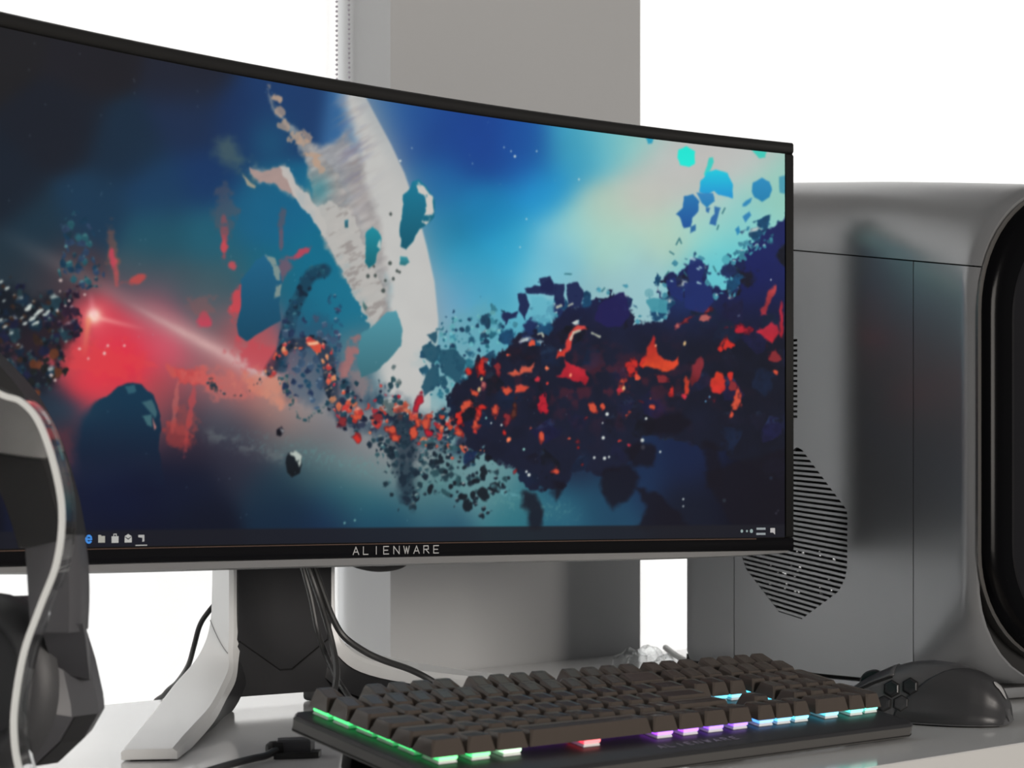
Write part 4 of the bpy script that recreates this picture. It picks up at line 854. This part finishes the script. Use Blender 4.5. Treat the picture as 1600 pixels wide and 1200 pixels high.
for x in (0.045, KW - 0.045):
    box('flip_foot', x - 0.016, x + 0.016, yr - 0.018, yr - 0.008, -0.0366, -0.0105, M['rubber'], KB, bev=0.002)
    box('rubber_pad', x - 0.02, x + 0.02, yf + 0.004, yf + 0.014, -0.0119, -0.0110, M['rubber'], KB)
letters('logo_letter', 'ALIENWARE', lambda x, y: Vector((0.214 + x, -0.0140 + y, 0.0004)), 0.0048, 0.0052, 0.0088, 0.0006, M['print_grey'], KB)

rows = []   # (row, x in units, width in units)
def R_(row, x, ws, depth=1):
    for w in ws: rows.append((row, x, w, depth)); x += w
    return x
R_(0, 0, [1.45, 1.25, 1.4]); R_(0, 4.1, [5.7]); R_(0, 9.8, [1.3, 1.3, 1.3, 1.3]); R_(0, 15.25, [1, 1, 1]); R_(0, 18.5, [2, 1])
R_(1, 0, [2.25] + [1] * 10 + [2.75]); R_(1, 16.25, [1]); R_(1, 18.5, [1, 1, 1])
R_(2, 0, [1.75] + [1] * 11 + [2.25]); R_(2, 18.5, [1, 1, 1])
R_(3, 0, [1.5] + [1] * 12 + [1.5]); R_(3, 15.25, [1, 1, 1]); R_(3, 18.5, [1, 1, 1])
R_(4, 0, [1] * 13 + [2]); R_(4, 15.25, [1, 1, 1]); R_(4, 18.5, [1, 1, 1, 1])
R_(5, 0, [1]); R_(5, 2, [1] * 4); R_(5, 6.5, [1] * 4); R_(5, 11, [1] * 4); R_(5, 15.25, [1, 1, 1]); R_(5, 18.5, [1, 1, 1, 1])
rows.append((0, 21.5, 1, 2)); rows.append((2, 21.5, 1, 2))
cap_cache = {}
CAPH = [0.0086, 0.0084, 0.0084, 0.0088, 0.0094, 0.0096]
def cap_mesh(w, d, row):
    key = (w, d, row)
    if key in cap_cache: return cap_cache[key]
    W, D = w * U - 0.0010, d * ROWP - 0.0008; z0 = 0.0044; h = CAPH[row]; ti = 0.0027; tf = 0.0032; tb = 0.0015
    dz = (-0.0006, -0.0005, 0.0, 0.0, 0.0009, 0.0012)[row]         # sculpted rows: top face leans
    rings = []
    def rr(a, b, c, e, z, zb, cr):
        return [Vector(p) for p in ((a + cr, c, z), (b - cr, c, z), (b, c + cr, z), (b, e - cr, zb), (b - cr, e, zb), (a + cr, e, zb), (a, e - cr, zb), (a, c + cr, z))]
    rings.append(rr(0, W, 0, D, z0, z0, 0.0006)); rings.append(rr(ti * .75, W - ti * .75, tf * .8, D - tb * .8, z0 + h * .82 - dz, z0 + h * .82 + dz, 0.0012))
    rings.append(rr(ti, W - ti, tf, D - tb, z0 + h - dz, z0 + h + dz, 0.0016))
    rings.append(rr(ti + .0018, W - ti - .0018, tf + .0018, D - tb - .0018, z0 + h - dz - .0005, z0 + h + dz - .0005, 0.0012))
    v, f = loft(rings); me = bpy.data.meshes.new('keycap'); me.from_pydata([tuple(p) for p in v], [], f); me.update()
    bm = bmesh.new(); bm.from_mesh(me); bmesh.ops.recalc_face_normals(bm, faces=bm.faces); bm.to_mesh(me); bm.free()
    me.materials.append(M['key']); cap_cache[key] = me; return me
def lerp3(stops, x):
    for (a, ca), (b, cb) in zip(stops, stops[1:]):
        if x <= b: u = max(0, (x - a) / (b - a)); return tuple(ca[i] + (cb[i] - ca[i]) * u for i in range(3))
    return stops[-1][1]
G, WH, RD, PU, VI, BL, CY, TG = (0.05, 0.9, 0.22), (0.85, 0.9, 0.8), (1.0, 0.03, 0.06), (0.45, 0.06, 0.95), (0.28, 0.08, 1.0), (0.08, 0.35, 1.0), (0.10, 0.75, 1.0), (0.08, 0.9, 0.6)
FRONT = [(0, G), (3.0, G), (3.7, WH), (5.0, RD), (8.0, RD), (10.0, PU), (13.0, VI), (14.6, VI), (15.6, BL), (18.0, CY), (19.5, CY), (21.5, TG), (22.5, TG)]
BACK = [(0, G), (1.2, G), (2.0, WH), (6.0, PU), (10.0, PU), (11.0, VI), (14, BL), (17, BL), (20, BL), (22.5, CY)]
MID = [(0, G), (2, G), (5, PU), (12, VI), (15, BL), (16.5, CY), (19, CY), (22.5, TG)]
sw_mesh = None; led_cache = {}
hb = bmesh.new(); bmesh.ops.create_cube(hb, size=1)
for v_ in hb.verts:
    k = 0.0072 if v_.co.z < 0 else 0.0066; v_.co = Vector((k * (1 if v_.co.x > 0 else -1), k * (1 if v_.co.y > 0 else -1), 0.0002 if v_.co.z < 0 else 0.0022))
bmesh.ops.recalc_face_normals(hb, faces=hb.faces); sw_mesh = bpy.data.meshes.new('switch'); hb.to_mesh(sw_mesh); hb.free(); sw_mesh.materials.append(M['housing'])
def led_mesh(c):
    key = tuple(round(x * 5) / 5 for x in c)
    if key not in led_cache:
        bm = box_bm(-0.0073, 0.0073, -0.0073, 0.0073, 0.0022, 0.0044, 0.0004, 1); bmesh.ops.recalc_face_normals(bm, faces=bm.faces)
        me = bpy.data.meshes.new('led'); bm.to_mesh(me); bm.free(); me.materials.append(led_mat('led_light', c, 1.7)); led_cache[key] = me
    return led_cache[key]
GAP5 = 0.0003; ROWP = 0.0186
for (row, ux, w, d) in rows:
    y = row * ROWP + (GAP5 if row == 5 else 0)
    o = bpy.data.objects.new('keycap', cap_mesh(w, d, row)); COL.objects.link(o); o.parent = KB; o.location = (ux * U + 0.0005, y + 0.0005, 0)
    s = bpy.data.objects.new('switch', sw_mesh); COL.objects.link(s); s.parent = KB; s.location = ((0.62 if (ux == 0 and row in (1, 2, 3)) else ux + w / 2) * U, y + d * ROWP / 2 - (0.0012 if d == 1 else 0.009), 0)
    c = lerp3(FRONT if row == 0 else BACK if row == 5 else MID, ux + w / 2)
    l = bpy.data.objects.new('led', led_mesh(c)); COL.objects.link(l); l.parent = s

# ------------------------------------------------------------------ mouse
MS = root('gaming_mouse', (0.3105, 1.588, 0), math.radians(160))  # local x: rear -> nose, y: away from the thumb side... see below
tag(MS, 'dark grey gaming mouse with hexagonal side buttons, at the keyboard\'s right end', 'mouse')
# local frame: x towards the nose, y towards the thumb (left) side
prof = [(-0.0630, 0.0015, 0.0120, 0.020), (-0.0610, 0.0150, 0.0240, 0.026), (-0.0560, 0.0255, 0.0310, 0.031), (-0.0480, 0.0330, 0.0350, 0.0345), (-0.0360, 0.0392, 0.0370, 0.0360), (-0.0220, 0.0432, 0.0360, 0.0355),
        (-0.0060, 0.0450, 0.0335, 0.0340), (0.0090, 0.0435, 0.0305, 0.0330), (0.0230, 0.0395, 0.0290, 0.0325), (0.0360, 0.0335, 0.0285, 0.0320), (0.0470, 0.0270, 0.0280, 0.0310), (0.0560, 0.0205, 0.0260, 0.0285), (0.0605, 0.0150, 0.0220, 0.0240), (0.0630, 0.0080, 0.0150, 0.0160)]
def mouse_ring(x, h, wl, wr, n=28, z0=0.0012):
    ring = []
    for k in range(n + 1):
        a = math.pi * k / n; c = math.cos(a); s = math.sin(a)
        e = 2.5
        yy = (abs(c) ** (2 / e)) * (1 if c > 0 else -1); zz = s ** (2 / e)
        w = wl if c > 0 else wr
        # thumb side: concave waist above a flared lower edge
        if c > 0:
            waist = math.exp(-((zz - 0.45) / 0.28) ** 2) * 0.0050 * (1 if x < 0.04 else 0.4)
            flare_ = math.exp(-(zz / 0.22) ** 2) * 0.0040 * math.exp(-((x + 0.022) / 0.030) ** 2)
            y = yy * w - waist + flare_
        else: y = yy * w + math.exp(-((zz - 0.5) / 0.3) ** 2) * 0.002
        ring.append(Vector((x, y, z0 + h * zz)))
    return ring
Pm = [Vector(p[:3]) for p in prof]
xs = np.linspace(-0.063, 0.063, 44); pa = np.array(prof)
def pv(x, c): return float(np.interp(x, pa[:, 0], pa[:, c]))
def msurf(x): return mouse_ring(x, pv(x, 1), pv(x, 2), pv(x, 3))
v, f = loft([msurf(x) for x in xs]); obj('body', v, f, M['mouse'], MS, smooth=True, sharp=0.8)
def mpoint(x, frac, lift=0.0):                                    # point on the surface: frac 0 thumb base .. 0.5 top .. 1
    r = msurf(x); k = frac * (len(r) - 1); i = min(int(k), len(r) - 2); p = r[i].lerp(r[i + 1], k - i)
    t = (r[i + 1] - r[i]).normalized(); r2 = msurf(x + 0.001); q = r2[i].lerp(r2[i + 1], k - i); n = t.cross(q - p).normalized()
    if n.dot(Vector((0, p.y, p.z - 0.012))) < 0: n = -n
    return p + n * lift, n
# rear palm shell: diagonal joint from the thumb rest to the hump
V = []; F = []; nn = 22; nm = 26
for i in range(nn + 1):
    fr_ = 0.005 + 0.99 * i / nn; xmax = -0.036 + 0.058 * max(0.0, 1 - abs(fr_ - 0.02) / 0.50) - 0.006 * math.sin(fr_ * 3.1)
    for j in range(nm + 1):
        x = -0.0628 + (xmax + 0.0628) * j / nm; p, n = mpoint(min(x, 0.0625), fr_, 0.0006); V.append(p)
for i in range(nn):
    for j in range(nm): a = i * (nm + 1) + j; F.append((a, a + 1, a + nm + 2, a + nm + 1))
o = obj('palm_shell', V, F, M['mouse_base'], MS, smooth=True, sharp=1.0)
md = o.modifiers.new('thickness', 'SOLIDIFY'); md.thickness = 0.001; md.offset = -1
# hexagonal side buttons, each in a dark ring
def hexa(name, x, fr_, r, m, lift, sub=None):
    p, n = mpoint(x, fr_, 0.0); t = Vector((1, 0, 0)); t = (t - n * t.dot(n)).normalized(); b = n.cross(t)
    rings = []
    for (rad, lf) in ((r, -0.002), (r, lift), (r * 0.86, lift + 0.0005), (r * 0.5, lift + 0.0003)):
        rings.append([p + n * lf + (t * math.cos(q * math.pi / 3 + math.pi / 6) + b * math.sin(q * math.pi / 3 + math.pi / 6)) * rad for q in range(6)])
    v, f = loft(rings); return obj(name, v, f, m, MS)
for (x, fr_, mm) in ((0.0210, 0.180, 'mouse_dark'), (0.0070, 0.180, 'mouse_dark'), (0.0270, 0.085, 'mouse_dark'), (0.0135, 0.080, 'mouse_base')):
    hexa('button_ring', x, fr_, 0.0068, M['seam'], 0.0006); hexa('side_button', x, fr_, 0.0058, M[mm], 0.0011)
# main click button plates, front slot, wheel
for (f0, f1) in ((0.30, 0.475), (0.525, 0.70)):
    V = []; F = []
    for i in range(9):
        for j in range(13):
            x = 0.020 + 0.0425 * j / 12; p, n = mpoint(min(x, 0.0622), f0 + (f1 - f0) * i / 8, 0.0010); V.append(p)
    for i in range(8):
        for j in range(12): a = i * 13 + j; F.append((a, a + 1, a + 14, a + 13))
    o = obj('click_button', V, F, M['mouse'], MS, smooth=True); md = o.modifiers.new('thickness', 'SOLIDIFY'); md.thickness = 0.0012; md.offset = -1
rings = []
for yy in (-0.0035, -0.0028, 0.0028, 0.0035):
    rr_ = 0.0105 if abs(yy) < 0.003 else 0.0095
    rings.append([Vector((0.0385 + rr_ * math.cos(q * math.pi / 12), yy, 0.0272 + rr_ * math.sin(q * math.pi / 12))) for q in range(24)])
v, f = loft(rings); obj('scroll_wheel', v, f, M['mouse_dark'], MS, smooth=True)
# slot under the thumb-side click button
P = [mpoint(0.021 + 0.040 * k / 8, 0.285 - 0.010 * k / 8, 0.0004)[0] for k in range(9)]; tube('button_gap', P, 0.0007, M['seam'], MS, n=6, k=2)
# oval light ring mark on the palm
V = []; F = []
for q in range(20):
    a = 2 * math.pi * q / 20; p, n = mpoint(-0.0555 + 0.0048 * math.cos(a) * 0.9, 0.44 + 0.052 * math.sin(a), 0.0013); V.append(p)
V.append(mpoint(-0.0555, 0.44, 0.0016)[0])
for q in range(20): F.append((20, q, (q + 1) % 20))
obj('palm_emblem', V, F, M['silver_logo'], MS)
v, f = loft([[Vector((p.x * .96, p.y * .93, z)) for p in [msurf(x)[0] for x in xs[1:-1]] + [msurf(x)[-1] for x in xs[1:-1][::-1]]] for z in (0.0002, 0.0016)]); obj('underside', v, f, M['seam'], MS)

# ------------------------------------------------------------------ headset and its stand
HX, HY_ = -0.3205, 1.135
HS = root('gaming_headset', (HX, HY_, 0.0165)); tag(HS, 'charcoal over-ear headset hanging on a clear bent stand at the left', 'headset')
def hl(p): return Vector(p) - Vector((HX, HY_, 0.0165))
def hp(px, py, Y): return hl(at(px, py, Y))
outer_px = [(-140, 486), (-90, 496), (-40, 526), (5, 566), (50, 619), (85, 690), (110, 770), (124, 840)]
inner_px = [(-140, 700), (-95, 704), (-60, 710), (-24, 720), (2, 740), (22, 782), (36, 822), (46, 856)]
YB0, YB1 = 1.108, 1.160
def band(name, outer, inner, y0, y1, m, both=True, k=6):
    for mir in (False, True):
        rings = []
        for o, i in zip(catmull([at(a, b, (y0 + y1) / 2) for a, b in outer], k), catmull([at(a, b, (y0 + y1) / 2) for a, b in inner], k)):
            c = [(o, y0 + .006), (o, y1 - .006), (o * .85 + i * .15, y1), (i, y1 - .002), (i, y0 + .002), (o * .85 + i * .15, y0)]
            ring = []
            for p, yy in c:
                q = hl((p.x, yy, p.z)); ring.append(Vector((-q.x, q.y, q.z)) if mir else q)
            rings.append(ring)
        v, f = loft(rings); obj(name, v, f, m, HS, smooth=True, sharp=0.7)
band('headband', outer_px, inner_px, YB0, YB1, M['headset_dark'])
# grey head pad on the inner front of the band
for mir in (False, True):
    rings = []
    for a_, b_ in zip(catmull([(-150, 588, 0), (-70, 594, 0), (-20, 606, 0), (16, 622, 0), (44, 642, 0), (64, 672, 0), (76, 712, 0)], 5), catmull([(-150, 692, 0), (-70, 696, 0), (-20, 703, 0), (16, 709, 0), (44, 713, 0), (60, 715, 0), (70, 716, 0)], 5)):
        rr_ = [hp(a_.x, a_.y, 1.103), hp(b_.x, b_.y, 1.100), hp(b_.x, b_.y + 3, 1.112), hp(a_.x, a_.y - 2, 1.112)]; rings.append([Vector((-p.x, p.y, p.z)) for p in rr_] if mir else rr_)
    v, f = loft(rings); obj('head_pad', v, f, M['lining'], HS, smooth=True)
band('slider', [(124, 836), (130, 880), (132, 930), (130, 985)], [(50, 842), (53, 880), (56, 930), (60, 985)], YB0 + .006, YB1 - .006, M['headset'])
def cup(sgn):
    c = at(10, 1064, 1.172); c = Vector((c.x, c.y, c.z)); q = hl(c); q.x *= sgn; ax = Vector((-0.50 * sgn, -0.866, 0)).normalized(); sx = Vector((ax.y, -ax.x, 0)); up = Vector((0, 0, 1))
    if sx.x * sgn < 0: sx = -sx
    def el(d, a, b, e=2.0, n=40, dz=0.0):
        out = []
        for k in range(n):
            t = 2 * math.pi * k / n; cc, ss = math.cos(t), math.sin(t)
            out.append(q + ax * d + sx * (a * abs(cc) ** (2 / e) * (1 if cc > 0 else -1)) + up * (b * abs(ss) ** (2 / e) * (1 if ss > 0 else -1) + dz))
        return out
    # housing behind the cushion: soft angular outline that narrows to a chamfered lower corner
    OUT = [(-0.036, 0.012), (-0.034, 0.034), (-0.018, 0.046), (0.008, 0.047), (0.027, 0.036), (0.036, 0.014), (0.0435, -0.012), (0.0440, -0.018), (0.034, -0.032), (0.016, -0.046), (-0.012, -0.048), (-0.032, -0.034), (-0.037, -0.010)]
    def hull(d, k): return [q + ax * d + sx * (a_ * k) + up * (b_ * k) for a_, b_ in OUT]
    v, f = loft([hull(0.004, 0.90), hull(-0.004, 1.0), hull(-0.026, 1.0), hull(-0.036, 0.90), hull(-0.042, 0.70)])
    sh = obj('ear_cup', v, f, M['headset'], HS, smooth=True, sharp=0.35)
    v, f = loft([hull(-0.0395, 0.80), hull(-0.0435, 0.74), hull(-0.0445, 0.5)]); obj('cup_plate', v, f, M['headset_dark'], sh, smooth=True, sharp=0.4)
    e0_, e1_, e2_, e3_ = (0.0435, -0.012), (0.0446, -0.0185), (0.034, -0.0330), (0.016, -0.0470)
    v, f = loft([[q + ax * d + sx * a_ + up * b_ for d, (a_, b_) in ((-0.006, e), (-0.006, (e[0] * .97, e[1] * .97)), (-0.024, (e[0] * .97, e[1] * .97)), (-0.024, e))] for e in (e1_, e2_, e3_)]); obj('cup_trim', v, f, M['headset_dark'], sh)
    rings = []
    for k in range(13):
        a = math.pi * k / 12; rings.append(el(0.004 + 0.015 * math.sin(a), 0.0305 + 0.0120 * math.cos(a), 0.0385 + 0.0105 * math.cos(a)))
    v, f = loft(rings, cap=False); obj('ear_cushion', v, f, M['cushion'], HS, smooth=True, sharp=1.5)
    v, f = loft([el(0.0035, 0.020, 0.030), el(0.0075, 0.019, 0.029), el(0.0085, 0.010, 0.015)]); obj('speaker_mesh', v, f, M['mesh_cloth'], HS, smooth=True)
    # pivot arm joining slider and cup
    v, f = loft([[hl(at(*p)) if sgn > 0 else Vector((-hl(at(*p)).x, hl(at(*p)).y, hl(at(*p)).z)) for p in ring] for ring in (
        ((62, 975, 1.118), (130, 975, 1.118), (134, 975, 1.152), (64, 975, 1.152)), ((70, 1000, 1.135), (134, 1000, 1.135), (138, 1000, 1.175), (80, 1000, 1.175)), ((84, 1050, 1.160), (140, 1062, 1.160), (146, 1062, 1.195), (96, 1050, 1.195)))])
    obj('pivot_arm', v, f, M['headset'], HS, smooth=True, sharp=0.6)
cup(1); cup(-1)

SX, SY0, SY1 = -0.3045, 1.066, 1.094
ST = root('headset_stand', (SX, (SY0 + SY1) / 2, 0)); tag(ST, 'clear acrylic headset stand with bright bent edge, holding the headset', 'stand')
sp_px = [(-140, 566), (-80, 580), (-30, 601), (5, 618), (33, 628), (60, 660), (83, 725), (96, 800), (88, 878), (62, 948), (37, 1018), (23, 1095), (21, 1150), (30, 1205), (58, 1258), (120, 1273)]
path = [at(a, b, SY0) for a, b in sp_px]
path = [Vector((p.x - SX, 0, max(p.z, 0.003))) for p in path]
path = catmull(path, 6); path = [Vector((-p.x, 0, p.z)) for p in path[:0:-1]] + path
hw_ = (SY1 - SY0) / 2
def sheet(name, y0, y1, th, m):
    rings = []
    for i, p in enumerate(path):
        t = (path[min(i + 1, len(path) - 1)] - path[max(i - 1, 0)]).normalized(); n = Vector((-t.z, 0, t.x)) * th / 2
        rings.append([p + n + Vector((0, y0, 0)), p + n + Vector((0, y1, 0)), p - n + Vector((0, y1, 0)), p - n + Vector((0, y0, 0))])
    v, f = loft(rings); return obj(name, v, f, m, ST, smooth=True, sharp=0.9)
sheet('acrylic_sheet', -hw_ + 0.0032, hw_, 0.0034, M['acrylic']); sheet('lit_edge', -hw_, -hw_ + 0.003, 0.0030, M['acrylic_edge'])  # pale front strip: the edge's brightness is put into its colour
zt_ = hl((0, 0, 0)).z * 0 + at(-140, 700, (YB0 + YB1) / 2).z - 0.0006
box('saddle', -0.034, 0.002, hw_ + 0.006, hw_ + 0.064, zt_ - 0.004, zt_, M['acrylic'], ST, bev=0.001)
box('post', -0.022, -0.010, hw_ + 0.026, hw_ + 0.038, 0.004, zt_ - 0.004, M['acrylic'], ST, bev=0.001)
box('base_plate', -0.085, 0.085, -hw_, hw_ + 0.05, 0.0002, 0.004, M['acrylic'], ST, bev=0.001)

# ------------------------------------------------------------------ cables and small things on the desk
def cab(pts, r, label, name='cable', m='cable', tail=()):
    P = [at(*p) for p in pts]; P = [Vector((p.x, p.y, max(p.z, r + 0.0003))) for p in P] + [Vector(p) for p in tail]
    return tag(tube(name, P, r, M[m], None, n=10, k=8), label, 'cable')
cab([(352, 925, 1.72), (325, 957, 1.72), (312, 978, 1.72), (303, 1010, 1.72), (294, 1040, 1.735), (277, 1066, 1.765), (258, 1084, 1.778)], 0.0022, 'black cable hanging behind the white left leg of the monitor stand', tail=((-0.3080, 1.795, -0.02), (-0.312, 1.80, -0.12), (-0.312, 1.80, -0.3)))
cab([(466, 860, 1.60), (474, 890, 1.60), (486, 935, 1.60), (496, 985, 1.60), (508, 1020, 1.61), (524, 1056, 1.60), (538, 1078, 1.585), (556, 1102, 1.56), (585, 1130, 1.545), (640, 1140, 1.53)], 0.0022, 'black cable slanting down the stand to the keyboard\'s first function key')
cab([(474, 860, 1.61), (483, 890, 1.61), (497, 930, 1.61), (511, 975, 1.605), (521, 1015, 1.60), (526, 1045, 1.59), (524, 1072, 1.58), (519, 1093, 1.565), (520, 1112, 1.56), (530, 1128, 1.555), (575, 1137, 1.54)], 0.0025, 'black cable dropping straight down to the keyboard\'s escape key')
cab([(482, 860, 1.615), (492, 890, 1.615), (508, 935, 1.612), (521, 968, 1.61), (538, 995, 1.61), (570, 1018, 1.62), (600, 1032, 1.63), (640, 1046, 1.65), (672, 1062, 1.66), (705, 1084, 1.66), (745, 1106, 1.655), (800, 1112, 1.65)], 0.0026, 'black cable swinging from the stand to the right behind the keyboard')
cab([(535, 868, 1.675), (555, 882, 1.675), (590, 889, 1.675), (625, 884, 1.675), (645, 868, 1.675)], 0.0024, 'dark cable loop showing just under the monitor\'s lower edge')
# small black plug with a cord, left of the keyboard
dg = root('usb_adapter', (-0.1400, 1.3620, 0), math.radians(20)); tag(dg, 'small black adapter plug with a cord, left of the keyboard', 'adapter')
v, f = loft([[Vector((x, y, z)) for x, y in ((-0.0165, -0.0105), (0.0125, -0.0120), (0.0185, 0.0030), (0.0050, 0.0130), (-0.0110, 0.0110))] for z in (0.0003, 0.0040)]); obj('lower_housing', v, f, M['cable'], dg)
v, f = loft([[Vector((x * k, y * k + .001, z)) for x, y in ((-0.0135, -0.0060), (0.0085, -0.0085), (0.0145, 0.0040), (0.0050, 0.0110), (-0.0095, 0.0095))] for z, k in ((0.0040, 1.0), (0.0105, 1.0), (0.0118, 0.93))]); obj('upper_housing', v, f, M['headset'], dg)
v, f = loft([[Vector((-0.0135 - d, 0.0065 * r_ * math.cos(q * math.pi / 8) - 0.002, 0.0062 + 0.0052 * r_ * math.sin(q * math.pi / 8))) for q in range(16)] for d, r_ in ((-0.004, 1.0), (0.003, 0.95), (0.0055, 0.6))]); obj('strain_relief', v, f, M['rubber'], dg, smooth=True)
P = [dg.matrix_basis.inverted() @ p for p in (at(433, 1174, 1.352), at(415, 1181, 1.340), at(395, 1190, 1.325), at(365, 1203, 1.300), at(310, 1225, 1.25))]
P = [Vector((p.x, p.y, max(p.z, 0.0035))) for p in P]; P[0].z = 0.006
tube('cord', P, 0.0024, M['cable'], dg)
# crumpled clear film and a white cable by the tower's rear corner
def film():
    r2 = random.Random(3); V = []; F = []; n, m_ = 13, 7; c0 = at(968, 1022, 2.16); c1 = at(1062, 1042, 2.02)
    for j in range(m_):
        for i in range(n):
            u, w = i / (n - 1), j / (m_ - 1); p = c0.lerp(c1, u); p = p + Vector((-0.02, -0.06, 0)) * (w - .5)
            z = 0.003 + 0.020 * math.sin(math.pi * w) * (0.35 + 0.65 * abs(math.sin(u * 7.3 + w * 2))) * min(1, 4 * u + .2) * min(1, 4 * (1 - u) + .2) + r2.uniform(0, .0035)
            V.append((p.x + r2.uniform(-.002, .002), p.y + r2.uniform(-.002, .002), z if 0 < j < m_ - 1 else 0.0012))
    for j in range(m_ - 1):
        for i in range(n - 1): a = j * n + i; F.append((a, a + 1, a + n + 1, a + n))
    o = obj('plastic_wrap', V, F, M['plastic_film']); md = o.modifiers.new('thickness', 'SOLIDIFY'); md.thickness = 0.0004
    return tag(o, 'crumpled clear plastic wrap lying on the desk behind the keyboard', 'plastic wrap')
film()
cab([(1040, 1012, 2.20), (1056, 1024, 2.12), (1072, 1033, 2.08), (1084, 1038, 2.06), (1094, 1043, 2.05), (1088, 1050, 1.98), (1070, 1052, 1.97), (1040, 1050, 2.0)], 0.0032, 'short white cable lying at the rear corner of the computer tower', m='white_cable')
